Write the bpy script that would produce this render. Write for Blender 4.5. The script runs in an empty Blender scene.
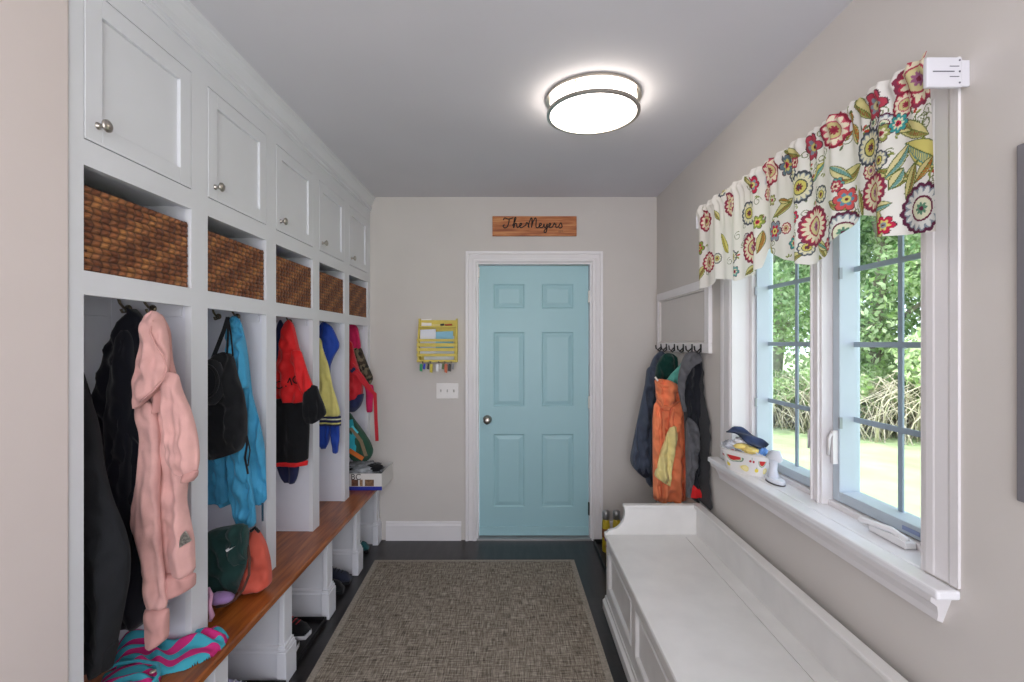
import bpy, bmesh, math, random
import numpy as np
from mathutils import Vector, noise
random.seed(7)
C = bpy.context.scene.collection
F = 480.0; CX = 512.0; CY = 342.0; CZ = 1.457
ORG = {}

def at(px, py, Y):
    return Vector(((px-CX)*Y/F, Y, CZ-(py-CY)*Y/F))

# ------------------------------------------------------------------ materials
def lin(c):
    if isinstance(c, str):
        c = [int(c[i:i+2], 16)/255 for i in (0, 2, 4)]
    return tuple((x/12.92 if x <= 0.04045 else ((x+0.055)/1.055)**2.4) for x in c)
MATS = {}
def mat(name, col, rough=0.6, metal=0.0, var=0.0, vscale=8.0, bump=0.0, bscale=60.0, sheen=0.0, emis=0.0, spec=0.5, stretch=None):
    if name in MATS: return MATS[name]
    m = bpy.data.materials.new(name); m.use_nodes = True
    nt = m.node_tree; N = nt.nodes; L = nt.links
    b = N['Principled BSDF']
    c = lin(col)
    b.inputs['Base Color'].default_value = (*c, 1)
    b.inputs['Roughness'].default_value = rough
    b.inputs['Metallic'].default_value = metal
    b.inputs['Specular IOR Level'].default_value = spec
    if sheen: b.inputs['Sheen Weight'].default_value = sheen
    if emis:
        b.inputs['Emission Color'].default_value = (*c, 1); b.inputs['Emission Strength'].default_value = emis
    tc = N.new('ShaderNodeTexCoord'); mp = N.new('ShaderNodeMapping')
    L.new(tc.outputs['Object'], mp.inputs['Vector'])
    if stretch: mp.inputs['Scale'].default_value = stretch
    n = N.new('ShaderNodeTexNoise'); n.inputs['Scale'].default_value = vscale; n.inputs['Detail'].default_value = 4
    L.new(mp.outputs[0], n.inputs['Vector'])
    r = N.new('ShaderNodeValToRGB')
    v = max(var, 0.02)
    r.color_ramp.elements[0].position = 0.3; r.color_ramp.elements[1].position = 0.7
    r.color_ramp.elements[0].color = (*[max(0, x*(1-v)) for x in c], 1)
    r.color_ramp.elements[1].color = (*[min(1, x*(1+v)) for x in c], 1)
    L.new(n.outputs['Fac'], r.inputs['Fac']); L.new(r.outputs['Color'], b.inputs['Base Color'])
    if bump:
        n2 = N.new('ShaderNodeTexNoise'); n2.inputs['Scale'].default_value = bscale; n2.inputs['Detail'].default_value = 3
        L.new(mp.outputs[0], n2.inputs['Vector'])
        bp = N.new('ShaderNodeBump'); bp.inputs['Strength'].default_value = bump; bp.inputs['Distance'].default_value = 0.004
        L.new(n2.outputs['Fac'], bp.inputs['Height']); L.new(bp.outputs[0], b.inputs['Normal'])
    MATS[name] = m; return m
def fabric(name, col, var=0.12, rough=0.92, sheen=0.15):
    return mat('fabric_'+name, col, rough, var=var, vscale=14, bump=0.25, bscale=420, sheen=sheen, spec=0.2)

M_wall = mat('wall_paint', 'cfcac5', 0.85, var=0.02, vscale=3, bump=0.05, bscale=300, spec=0.2)
M_ceil = mat('ceiling_paint', 'd6d5da', 0.9, var=0.02, vscale=2, spec=0.2)
M_trim = mat('trim_paint', 'e4e1e2', 0.38, var=0.02, vscale=5)
M_cab = mat('cabinet_paint', 'dddee3', 0.45, var=0.02, vscale=5)
M_benchw = mat('bench_white_paint', 'dfdedc', 0.35, var=0.04, vscale=9)
M_door = mat('door_blue_paint', '9ec6cd', 0.4, var=0.02, vscale=3, bump=0.03, bscale=200)
M_nickel = mat('brushed_nickel', 'b4aea6', 0.3, 1.0)
M_black = mat('black_metal', '141414', 0.4)
M_dark = mat('dark_gap', '1b1b1d', 0.8)
M_floor = None
def wood_mat(name, c1, c2, c3, rough, scale, stretch, bump=0.05, coat=0.0):
    m = bpy.data.materials.new(name); m.use_nodes = True
    nt = m.node_tree; N = nt.nodes; L = nt.links; b = N['Principled BSDF']
    tc = N.new('ShaderNodeTexCoord'); mp = N.new('ShaderNodeMapping'); mp.inputs['Scale'].default_value = stretch
    L.new(tc.outputs['Object'], mp.inputs['Vector'])
    n = N.new('ShaderNodeTexNoise'); n.inputs['Scale'].default_value = scale; n.inputs['Detail'].default_value = 6; n.inputs['Distortion'].default_value = 0.4
    L.new(mp.outputs[0], n.inputs['Vector'])
    r = N.new('ShaderNodeValToRGB'); e = r.color_ramp.elements
    e[0].position = 0.32; e[1].position = 0.68; e[0].color = (*lin(c1), 1); e[1].color = (*lin(c3), 1)
    k = e.new(0.5); k.color = (*lin(c2), 1)
    L.new(n.outputs['Fac'], r.inputs['Fac']); L.new(r.outputs['Color'], b.inputs['Base Color'])
    b.inputs['Roughness'].default_value = rough; b.inputs['Coat Weight'].default_value = coat; b.inputs['Coat Roughness'].default_value = 0.15
    bp = N.new('ShaderNodeBump'); bp.inputs['Strength'].default_value = bump; bp.inputs['Distance'].default_value = 0.003
    L.new(n.outputs['Fac'], bp.inputs['Height']); L.new(bp.outputs[0], b.inputs['Normal'])
    return m, b, r, nt
M_seat, *_ = wood_mat('cherry_stained_wood', '743a14', '96511f', 'ab642b', 0.33, 6, (9, 0.7, 9), 0.02, 0.1)
M_sign, *_ = wood_mat('sign_wood', '94512c', 'b46c3c', 'c98a54', 0.55, 5, (1.2, 6, 14))

# dark plank floor
def floor_material():
    m, b, r, nt = wood_mat('dark_plank_floor', '191617', '231f20', '2e2a2a', 0.32, 5, (6, 0.8, 6), 0.04)
    N = nt.nodes; L = nt.links
    tc = N.new('ShaderNodeTexCoord'); mp = N.new('ShaderNodeMapping'); mp.inputs['Rotation'].default_value = (0, 0, 0)
    L.new(tc.outputs['Object'], mp.inputs['Vector'])
    br = N.new('ShaderNodeTexBrick'); br.inputs['Scale'].default_value = 1
    br.inputs['Brick Width'].default_value = 1.1; br.inputs['Row Height'].default_value = 0.083
    br.inputs['Mortar Size'].default_value = 0.0015; br.offset = 0.37
    br.inputs['Color1'].default_value = (1, 1, 1, 1); br.inputs['Color2'].default_value = (0.65, 0.65, 0.65, 1); br.inputs['Mortar'].default_value = (0.15, 0.15, 0.15, 1)
    L.new(mp.outputs[0], br.inputs['Vector'])
    mx = N.new('ShaderNodeMix'); mx.data_type = 'RGBA'; mx.blend_type = 'MULTIPLY'; mx.inputs[0].default_value = 1
    L.new(r.outputs['Color'], mx.inputs[6]); L.new(br.outputs['Color'], mx.inputs[7]); L.new(mx.outputs[2], b.inputs['Base Color'])
    return m
M_floor = floor_material()

def rug_material():
    m = bpy.data.materials.new('woven_rug'); m.use_nodes = True
    nt = m.node_tree; N = nt.nodes; L = nt.links; b = N['Principled BSDF']; b.inputs['Roughness'].default_value = 0.95
    b.inputs['Specular IOR Level'].default_value = 0.15
    tc = N.new('ShaderNodeTexCoord')
    outs = []
    for sc in ((14, 170, 1), (170, 14, 1)):
        mp = N.new('ShaderNodeMapping'); mp.inputs['Scale'].default_value = sc
        L.new(tc.outputs['Object'], mp.inputs['Vector'])
        n = N.new('ShaderNodeTexNoise'); n.inputs['Scale'].default_value = 1; n.inputs['Detail'].default_value = 3; n.inputs['Roughness'].default_value = 0.7
        L.new(mp.outputs[0], n.inputs['Vector']); outs.append(n)
    mx = N.new('ShaderNodeMath'); mx.operation = 'ADD'
    L.new(outs[0].outputs['Fac'], mx.inputs[0]); L.new(outs[1].outputs['Fac'], mx.inputs[1])
    ml = N.new('ShaderNodeMath'); ml.operation = 'MULTIPLY'; ml.inputs[1].default_value = 0.5; L.new(mx.outputs[0], ml.inputs[0])
    r = N.new('ShaderNodeValToRGB'); e = r.color_ramp.elements
    e[0].position = 0.38; e[0].color = (*lin('4e473f'), 1); e[1].position = 0.62; e[1].color = (*lin('bab1a4'), 1)
    k = e.new(0.47); k.color = (*lin('7e756a'), 1); k = e.new(0.54); k.color = (*lin('9a9184'), 1)
    L.new(ml.outputs[0], r.inputs['Fac'])
    n3 = N.new('ShaderNodeTexNoise'); n3.inputs['Scale'].default_value = 5; L.new(tc.outputs['Object'], n3.inputs['Vector'])
    r3 = N.new('ShaderNodeValToRGB'); r3.color_ramp.elements[0].color = (.8, .78, .76, 1); r3.color_ramp.elements[1].color = (1.1, 1.1, 1.1, 1)
    L.new(n3.outputs['Fac'], r3.inputs['Fac'])
    m2 = N.new('ShaderNodeMix'); m2.data_type = 'RGBA'; m2.blend_type = 'MULTIPLY'; m2.inputs[0].default_value = 1
    L.new(r.outputs['Color'], m2.inputs[6]); L.new(r3.outputs['Color'], m2.inputs[7])
    L.new(m2.outputs[2], b.inputs['Base Color'])
    bp = N.new('ShaderNodeBump'); bp.inputs['Strength'].default_value = 0.6; bp.inputs['Distance'].default_value = 0.004
    L.new(ml.outputs[0], bp.inputs['Height']); L.new(bp.outputs[0], b.inputs['Normal'])
    return m
M_rug = rug_material()
M_rugedge = mat('rug_binding', '9c9488', 0.95, var=0.2, vscale=90, bump=0.4, bscale=300, spec=0.1)

def glass_material():
    m = bpy.data.materials.new('window_glass'); m.use_nodes = True
    nt = m.node_tree; N = nt.nodes; L = nt.links; N.remove(N['Principled BSDF'])
    t = N.new('ShaderNodeBsdfTransparent'); t.inputs[0].default_value = (0.96, 0.98, 0.98, 1)
    g = N.new('ShaderNodeBsdfGlossy'); g.inputs['Roughness'].default_value = 0.02
    lw_ = N.new('ShaderNodeLayerWeight'); lw_.inputs['Blend'].default_value = .5
    pw_ = N.new('ShaderNodeMath'); pw_.operation = 'POWER'; pw_.inputs[1].default_value = 5; L.new(lw_.outputs['Facing'], pw_.inputs[0])
    fr = N.new('ShaderNodeMath'); fr.operation = 'MULTIPLY_ADD'; fr.inputs[1].default_value = .5; fr.inputs[2].default_value = .02; L.new(pw_.outputs[0], fr.inputs[0])
    mx = N.new('ShaderNodeMixShader'); L.new(fr.outputs[0], mx.inputs[0]); L.new(t.outputs[0], mx.inputs[1]); L.new(g.outputs[0], mx.inputs[2])
    L.new(mx.outputs[0], N['Material Output'].inputs['Surface']); return m
M_glass = glass_material()

def vcol_material(name, rough=0.85, transl=0.0, attr='Col'):
    m = bpy.data.materials.new(name); m.use_nodes = True
    nt = m.node_tree; N = nt.nodes; L = nt.links; b = N['Principled BSDF']; b.inputs['Roughness'].default_value = rough
    b.inputs['Specular IOR Level'].default_value = 0.2
    a = N.new('ShaderNodeVertexColor'); a.layer_name = attr
    L.new(a.outputs['Color'], b.inputs['Base Color'])
    if transl:
        t = N.new('ShaderNodeBsdfTranslucent'); L.new(a.outputs['Color'], t.inputs['Color'])
        mx = N.new('ShaderNodeMixShader'); mx.inputs[0].default_value = transl
        L.new(b.outputs[0], mx.inputs[1]); L.new(t.outputs[0], mx.inputs[2]); L.new(mx.outputs[0], N['Material Output'].inputs['Surface'])
    n2 = N.new('ShaderNodeTexNoise'); n2.inputs['Scale'].default_value = 500
    bp = N.new('ShaderNodeBump'); bp.inputs['Strength'].default_value = 0.15; bp.inputs['Distance'].default_value = 0.002
    L.new(n2.outputs['Fac'], bp.inputs['Height']); L.new(bp.outputs[0], b.inputs['Normal'])
    return m

# ------------------------------------------------------------------ helpers
def tag(o, label=None, cat=None, group=None, kind=None):
    if label: o['label'] = label
    if cat: o['category'] = cat
    if group: o['group'] = group
    if kind: o['kind'] = kind
    return o
def empty(name, loc, label, cat, group=None):
    o = bpy.data.objects.new(name, None); C.objects.link(o); o.location = loc
    o.empty_display_size = 0.05
    ORG[o.name] = Vector(loc); return tag(o, label, cat, group)
def link_mesh(name, me, m=None, parent=None, origin=None):
    """mesh coordinates are world coordinates; shift them to the origin"""
    if parent is not None: org = ORG[parent.name]
    elif origin is not None: org = Vector(origin)
    else: org = Vector((0, 0, 0))
    if org.length > 0: me.transform(__import__('mathutils').Matrix.Translation(-org))
    o = bpy.data.objects.new(name, me); C.objects.link(o)
    if m: me.materials.append(m)
    if parent is not None: o.parent = parent
    else: o.location = org
    ORG[o.name] = org
    return o
class MB:
    def __init__(s): s.v = []; s.f = []; s.sm = []
    def add(s, vs, fs, smooth=False):
        n = len(s.v); s.v += [tuple(v) for v in vs]; s.f += [tuple(i+n for i in f) for f in fs]; s.sm += [smooth]*len(fs); return s
    def box(s, x0, x1, y0, y1, z0, z1):
        x0, x1 = sorted((x0, x1)); y0, y1 = sorted((y0, y1)); z0, z1 = sorted((z0, z1))
        return s.add([(x0,y0,z0),(x1,y0,z0),(x1,y1,z0),(x0,y1,z0),(x0,y0,z1),(x1,y0,z1),(x1,y1,z1),(x0,y1,z1)],
                     [(0,3,2,1),(4,5,6,7),(0,1,5,4),(1,2,6,5),(2,3,7,6),(3,0,4,7)])
    def prism(s, poly, axis, a0, a1, smooth=False):
        """poly: 2D points; axis 'x': (y,z), 'y': (x,z), 'z': (x,y)"""
        n = len(poly); vs = []
        for a in (a0, a1):
            for p in poly:
                vs.append({'x': (a, p[0], p[1]), 'y': (p[0], a, p[1]), 'z': (p[0], p[1], a)}[axis])
        fs = [(i, (i+1) % n, n+(i+1) % n, n+i) for i in range(n)]
        s.add(vs, fs, smooth); k = len(s.v)-2*n
        s.f += [tuple(k+i for i in range(n))[::-1], tuple(k+n+i for i in range(n))]; s.sm += [False, False]
        return s
    def lathe(s, prof, cen, axis=(0,0,1), seg=24, smooth=True):
        ax = Vector(axis).normalized(); u = ax.orthogonal().normalized(); w = ax.cross(u)
        vs = []; c = Vector(cen)
        for r, h in prof:
            for k in range(seg):
                a = 2*math.pi*k/seg; vs.append(c+ax*h+u*(r*math.cos(a))+w*(r*math.sin(a)))
        fs = []
        for i in range(len(prof)-1):
            for k in range(seg):
                fs.append((i*seg+k, i*seg+(k+1) % seg, (i+1)*seg+(k+1) % seg, (i+1)*seg+k))
        fs.append(tuple(range(seg))[::-1]); fs.append(tuple((len(prof)-1)*seg+k for k in range(seg)))
        return s.add(vs, fs, smooth)
    def tube(s, pts, r, seg=8, flat=1.0, smooth=True):
        P = [Vector(p) for p in pts]; n = len(P); vs = []; prev = None
        for i, p in enumerate(P):
            t = (P[min(i+1, n-1)]-P[max(i-1, 0)]).normalized()
            if prev is None: u = t.orthogonal().normalized()
            else:
                u = prev-t*prev.dot(t)
                u = u.normalized() if u.length > 1e-6 else t.orthogonal().normalized()
            prev = u; w = t.cross(u); rr = r[i] if isinstance(r, (list, tuple)) else r
            for k in range(seg):
                a = 2*math.pi*k/seg; vs.append(p+u*(rr*math.cos(a))+w*(rr*flat*math.sin(a)))
        fs = [(i*seg+k, i*seg+(k+1) % seg, (i+1)*seg+(k+1) % seg, (i+1)*seg+k) for i in range(n-1) for k in range(seg)]
        fs += [tuple(range(seg))[::-1], tuple((n-1)*seg+k for k in range(seg))]
        return s.add(vs, fs, smooth)
    def ball(s, c, rx, ry, rz, seg=16, rings=10, fn=None):
        vs = [(c[0], c[1], c[2]-rz)]
        for i in range(1, rings):
            ph = -math.pi/2+math.pi*i/rings
            for k in range(seg):
                a = 2*math.pi*k/seg; d = Vector((math.cos(ph)*math.cos(a), math.cos(ph)*math.sin(a), math.sin(ph)))
                q = fn(d) if fn else 1
                vs.append((c[0]+rx*d.x*q, c[1]+ry*d.y*q, c[2]+rz*d.z*q))
        vs.append((c[0], c[1], c[2]+rz)); L = len(vs)-1
        fs = [(0, 1+(k+1) % seg, 1+k) for k in range(seg)]
        for i in range(rings-2):
            for k in range(seg):
                fs.append((1+i*seg+k, 1+i*seg+(k+1) % seg, 1+(i+1)*seg+(k+1) % seg, 1+(i+1)*seg+k))
        b = 1+(rings-2)*seg
        fs += [(b+k, b+(k+1) % seg, L) for k in range(seg)]
        return s.add(vs, fs, True)
    def mesh(s, name='m'):
        me = bpy.data.meshes.new(name); me.from_pydata(s.v, [], s.f)
        me.polygons.foreach_set('use_smooth', s.sm); me.update()
        bm = bmesh.new(); bm.from_mesh(me); bmesh.ops.recalc_face_normals(bm, faces=bm.faces); bm.to_mesh(me); bm.free()
        return me
    def build(s, name, m, parent=None, bevel=0.0, origin=None, solid=0):
        o = link_mesh(name, s.mesh(name), m, parent, origin)
        if bevel:
            b = o.modifiers.new('bevel', 'BEVEL'); b.width = bevel; b.segments = 2; b.limit_method = 'ANGLE'; b.angle_limit = math.radians(40)
        return o
def copy_tree(o, parent=None):
    c = o.copy(); C.objects.link(c); c.parent = parent
    ORG[c.name] = ORG.get(o.name, Vector((0, 0, 0))).copy()
    for ch in list(o.children): copy_tree(ch, c)
    return c
def structure(o): o['kind'] = 'structure'; return o

# raised / recessed panel nested rectangles in a plane. to3(u, v, d): d = depth into the room
def panel(mb, to3, u0, u1, v0, v1, steps):
    rings = []
    for ins, d in steps:
        rings.append([to3(u0+ins, v0+ins, d), to3(u1-ins, v0+ins, d), to3(u1-ins, v1-ins, d), to3(u0+ins, v1-ins, d)])
    vs = [p for r in rings for p in r]; fs = []
    for i in range(len(rings)-1):
        for k in range(4): fs.append((4*i+k, 4*i+(k+1) % 4, 4*i+4+(k+1) % 4, 4*i+4+k))
    fs.append(tuple(4*(len(rings)-1)+k for k in range(4)))
    mb.add(vs, fs)

# ------------------------------------------------------------------ room dimensions
WX = 1.066; BY = 3.532; CEIL = 2.524; FX = -1.044; LX = -1.33; Y0 = -1.6
structure(MB().box(LX-.15, WX+.2, Y0, BY+.15, -.12, 0).build('floor', M_floor))
structure(MB().box(LX-.15, WX+.2, Y0, BY+.15, CEIL, CEIL+.15).build('ceiling', M_ceil))
wl = MB(); wl.box(LX-.15, LX, 1.12, BY+.15, 0, CEIL); wl.box(LX-.15, FX+.006, Y0, 1.127, 0, CEIL)
structure(wl.build('wall_left', mat('wall_paint_left_lit', 'dacecb', 0.85, var=0.02, vscale=3, bump=0.05, bscale=300, spec=0.2), bevel=0.006))  # copy of the wall paint with the pinkish light put into its colour
DX0, DX1, DZ1 = -.248, .574, 2.030
wb = MB(); wb.box(LX, DX0-.012, BY, BY+.15, 0, CEIL); wb.box(DX1+.012, WX+.2, BY, BY+.15, 0, CEIL); wb.box(DX0-.012, DX1+.012, BY, BY+.15, DZ1+.012, CEIL)
structure(wb.build('wall_back', M_wall))
WY0, WY1, WZ0, WZ1 = 1.24, 2.34, .83, 2.06
wr = MB(); wr.box(WX, WX+.2, Y0, WY0, 0, CEIL); wr.box(WX, WX+.2, WY1, BY, 0, CEIL); wr.box(WX, WX+.2, WY0, WY1, 0, WZ0); wr.box(WX, WX+.2, WY0, WY1, WZ1, CEIL)
structure(wr.build('wall_right', M_wall))

# baseboards
def base_prof(t=.014, h=.14):
    return [(0, 0), (t, 0), (t, h-.03), (t*.75, h-.022), (t*.7, h-.01), (t*.35, h-.004), (0, h)]
def baseboard_y(mb, x0, x1, y, h=.14):     # runs along x, faces -y
    mb.prism([(y-a, b) for a, b in base_prof(h=h)], 'x', x0, x1)
bb = MB(); baseboard_y(bb, -.925, DX0-.125, BY); baseboard_y(bb, DX1+.125, WX, BY)
structure(bb.build('baseboard_back', M_trim))
bb = MB(); bb.prism([(WX-a, b) for a, b in base_prof()], 'y', 2.64, BY); structure(bb.build('baseboard_right', M_trim))

# door casing (trim_1), door_1
def casing_rect(mb, to3, u0, u1, v0, v1, w, dk=1.0):
    prof = [(0, 0), (0, .012), (.010, .018), (.03, .019), (.035, .014), (.07, .012), (.078, .02), (w, .022), (w, 0)]
    prof = [(a*w/.1 if a < w else w, d*dk) for a, d in prof]
    n = len(prof)
    def ring(side):
        out = []
        for a, d in prof:
            if side == 0: out.append(to3(u0-a, v0, d))
            if side == 1: out.append(to3(u0-a, v1+a, d))
            if side == 2: out.append(to3(u1+a, v1+a, d))
            if side == 3: out.append(to3(u1+a, v0, d))
        return out
    vs = sum([ring(k) for k in range(4)], [])
    fs = [(k*n+i, k*n+(i+1) % n, (k+1)*n+(i+1) % n, (k+1)*n+i) for k in range(3) for i in range(n)]
    mb.add(vs, fs)
tc_ = MB(); casing_rect(tc_, lambda u, v, d: (u, BY-d, v), DX0-.012, DX1+.012, 0, DZ1+.012, .08)
for xa, xb in ((DX0-.012, DX0+.0), (DX1, DX1+.012)): tc_.box(xa, xb, BY, BY+.12, 0, DZ1+.012)
tc_.box(DX0, DX1, BY, BY+.12, DZ1, DZ1+.012)
structure(tc_.build('trim_1', M_trim))
structure(MB().box(DX0-.01, DX1+.01, BY-.01, BY+.12, 0, .012).build('door_threshold', mat('threshold_metal', 'a8a8a8', .4, .6)))
DY = 3.578
dr = empty('door_1', ((DX0+DX1)/2, DY, .014), 'pale aqua blue six panel door with nickel knob on the back wall', 'door')
dr['kind'] = 'structure'
d = MB(); xs0, xs1 = DX0+.004, DX1-.004; zb, zt = .016, DZ1-.004
def zp(py): return CZ-(py-CY)*DY/F
def xp(px): return (px-CX)*DY/F
rects = []
for (za, zbm) in ((284, 308.5), (332, 406.5), (434, 507)):
    for (xa, xb) in ((493.5, 524.5), (541.7, 573.5)): rects.append((xp(xa), xp(xb), zp(zbm), zp(za)))
us = [xs0, xp(493.5), xp(524.5), xp(541.7), xp(573.5), xs1]
vs_ = [zb, zp(507), zp(434), zp(406.5), zp(332), zp(308.5), zp(284), zt]
for i in range(5):
    for j in range(7):
        if i in (1, 3) and j in (1, 3, 5):
            panel(d, lambda u, v, dd: (u, DY-dd, v), us[i], us[i+1], vs_[j], vs_[j+1], [(0, 0), (.010, -.007), (.014, -.007), (.040, -.001), (.042, -.001)])
        else:
            d.add([(us[i], DY, vs_[j]), (us[i+1], DY, vs_[j]), (us[i+1], DY, vs_[j+1]), (us[i], DY, vs_[j+1])], [(0, 1, 2, 3)])
d.box(xs0, xs1, DY+.0005+.012, DY+.04, zb, zt)
for (xa, xb, za, zz) in ((xs0, xs0+.001, zb, zt), (xs1-.001, xs1, zb, zt), (xs0, xs1, zt-.001, zt), (xs0, xs1, zb, zb+.001)): d.box(xa, xb, DY, DY+.014, za, zz)
d.build('slab', M_door, dr)
MB().box(xs0, xs1, DY-.012, DY-.0005, .018, .085).build('door_sweep', M_door, dr, bevel=.004)
kz = zp(419.5); kx = xp(487.5)
kn = MB().lathe([(.033, 0), (.033, .005), (.014, .008), (.011, .03), (.022, .036), (.029, .048), (.027, .06), (.014, .067)], (kx, DY, kz), (0, -1, 0)).build('door_knob', M_nickel, dr)
for pz in (297, 402, 508):
    z = zp(pz); h = MB(); h.box(xs1-.004, xs1+.012, BY+.02, DY-.001, z-.045, z+.045); h.lathe([(.006, -.048), (.006, .048)], (xs1+.004, BY+.03, z), (0, 0, 1), 10)
    h.build('hinge', M_nickel if pz < 450 else M_black, dr)
MB().box(DX0-.012, DX0+.006, BY+.02, DY-.003, zt-.09, zt-.02).build('catch_plate', M_nickel, dr)

# ------------------------------------------------------------------ window
wn = empty('window_1', (WX+.1, (WY0+WY1)/2, WZ0+.03), 'white double casement window with grid muntins above the white bench', 'window'); wn['kind'] = 'structure'
GX = 1.226
cs = MB(); casing_rect(cs, lambda u, v, dd: (WX-dd, u, v), WY0, WY1, WZ0+.04, 2.035, .10, .3)
cs.build('casing', M_trim, wn)
jb = MB(); jb.box(WX, WX+.2, WY0, WY0+.012, WZ0+.03, WZ1); jb.box(WX, WX+.2, WY1-.012, WY1, WZ0+.03, WZ1); jb.box(WX, WX+.2, WY0+.012, WY1-.012, WZ1-.012, WZ1)
jb.build('jamb', M_trim, wn)
fr = MB(); fr.box(1.15, 1.25, WY0+.012, WY0+.04, .87, 2.05); fr.box(1.15, 1.25, WY1-.04, WY1-.012, .87, 2.05); fr.box(1.15, 1.25, WY0+.04, WY1-.04, 2.03, 2.048); fr.box(1.15, 1.25, WY0+.04, WY1-.04, .865, .885)
fr.box(1.128, 1.25, 1.748, 1.812, .866, 2.03); fr.box(1.118, 1.128, 1.757, 1.765, .866, 2.03); fr.box(1.118, 1.128, 1.795, 1.803, .866, 2.03)
fr.build('frame', M_trim, wn, bevel=.003)
M_sash = mat('sash_vinyl', 'b9c5cf', .4); M_munt = mat('muntin_grey_blue', '9aabba', .5)
for (a, b) in ((1.302, 1.708), (1.852, 2.283)):
    s = MB(); o0 = a-.036; o1 = b+(.036 if b < 2 else .016)
    s.box(1.165, 1.24, o0, a, .888, 2.03); s.box(1.165, 1.24, b, o1, .888, 2.03); s.box(1.165, 1.24, a, b, .888, .925); s.box(1.165, 1.24, a, b, 2.005, 2.03)
    so = s.build('sash', M_sash, wn, bevel=.003)
    MB().box(GX-.002, GX+.002, a, b, .925, 2.005).build('glass_pane', M_glass, so)
    mm = MB(); cy = 1.505 if b < 2 else 2.055; mm.box(GX-.009, GX-.003, cy-.009, cy+.009, .925, 2.005)
    for k in (1, 2, 3):
        z = .914+k*.267; mm.box(GX-.0095, GX-.0035, a, b, z-.009, z+.009)
    mm.build('muntin_grid', M_munt, so)
    # crank handle on the sill rail / latch
    ly = 1.735 if a < 1.5 else 1.83
for ly in (1.722, 1.838):
    la = MB(); la.box(1.148, 1.165, ly-.006, ly+.006, 1.02, 1.14); la.tube([(1.15, ly, 1.13), (1.14, ly+.003, 1.115), (1.138, ly+.004, 1.05)], [.006, .006, .004], 8)
    la.build('sash_latch', M_trim, wn)
cr = MB(); cr.prism([(1.36, .868), (1.50, .868), (1.505, .880), (1.49, .888), (1.39, .893), (1.362, .886)], 'x', 1.115, 1.148)
cr.tube([(1.13, 1.37, .889), (1.122, 1.42, .902), (1.11, 1.50, .897), (1.105, 1.525, .893)], [.008, .009, .008, .01], 10)
cr.build('crank_handle', mat('crank_white', 'e8e8ea', .35), wn, bevel=.003)
MB().box(1.162, 1.165, 1.37, 1.43, .9, .912).build('maker_sticker', mat('sticker_blue', '8d9bc0', .6), wn)
for z in (1.17, 1.70):
    for y in (1.70, 2.288):
        MB().box(1.158, 1.168, y-.004, y+.004, z-.02, z+.02).build('hinge_pin', mat('hinge_grey', '9aa0a6', .4, .5), wn)
M_sill = mat('sill_paint', 'e9e9ec', .28, var=.03, vscale=12)
sl = MB(); sl.box(1.008, 1.066, 1.138, 2.478, .842, .866); sl.box(1.066, 1.25, WY0+.001, WY1-.001, .832, .866)
structure(sl.build('window_sill', M_sill, bevel=.006))
ap = MB(); prof = [(1.066, .842), (1.012, .842), (1.016, .826), (1.036, .812), (1.046, .79), (1.050, .768), (1.066, .762)]
n = len(prof); vs = []
for (ya, sg) in ((1.16, 1), (2.455, -1)):
    for i, (x, z) in enumerate(prof): vs.append((x, ya+sg*(.842-z)*.35, z))
ap.add(vs, [(i, (i+1) % n, n+(i+1) % n, n+i) for i in range(n)]+[tuple(range(n)), tuple(range(n, 2*n))])
structure(ap.build('trim_2', M_trim))

# ------------------------------------------------------------------ built in locker wall (left)
starts = [1.170+.477*i for i in range(5)]; BW = .393
YE = 3.532
lk = empty('mudroom_locker', (FX, 2.33, .463), 'tall white built-in locker wall with cupboards, basket shelves and open coat bays', 'cabinet')
ff = MB(); T = .02
edges = [1.127]+sum([[s, s+BW] for s in starts], [])+[YE]
for i in range(0, len(edges), 2): ff.box(FX-T, FX, edges[i], edges[i+1], .463, 2.47)
ZB0, ZB1, ZC = 1.632, 1.890, 1.573
for s in starts:
    ff.box(FX-T, FX, s, s+BW, ZC, ZB0); ff.box(FX-T, FX, s, s+BW, ZB1, 1.953); ff.box(FX-T, FX, s, s+BW, 2.336, 2.47)
ff.build('face_frame', M_cab, lk)
M_int = mat('cabinet_interior', 'd8d9e2', .5, var=.02)  # cabinet paint with the bluish daylight tint put into its colour
for i in range(0, len(edges), 2):
    a, b = edges[i], edges[i+1]
    if i == 0: a, b = 1.130, 1.165
    if b > 3.5: a, b = 3.468, 3.53
    dv = MB(); dv.box(LX+.022, FX-T-.0005, a+.003, b-.003, .463, 2.40); dv.build('divider', M_int, lk)
bk = MB().box(LX+.001, LX+.021, 1.128, YE-.001, .463, 2.42).build('back_panel', M_int, lk)
sh = MB()
for i, s in enumerate(starts):
    for z0, z1 in ((1.612, 1.6315), (1.9, 1.92)): MB().box(LX+.022, FX-T-.001, s-.002, s+BW+.002, z0, z1).build('shelf', M_int, lk)
rl = MB()
for s in starts:
    rl = MB(); rl.box(LX+.022, LX+.034, s-.002, s+BW+.002, 1.54, 1.6); rl.box(LX+.034, FX-T-.01, s+BW-.010, s+BW+.002, 1.54, 1.6); rl.build('hook_rail', M_int, lk)
# crown
crn = MB(); cp = [(FX, 2.415), (FX+.006, 2.415), (FX+.006, 2.430), (FX+.014, 2.434), (FX+.014, 2.444), (FX+.007, 2.446), (FX+.010, 2.462), (FX+.021, 2.478), (FX+.029, 2.492), (FX+.031, 2.503), (FX+.035, 2.506), (FX+.036, 2.5235), (FX, 2.5235)]
crn.prism(cp, 'y', 1.128, YE-.001); crn.box(FX-T, FX, 1.128, YE-.001, 2.47, 2.5235)
crn.build('crown_molding', M_cab, lk)
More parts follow.
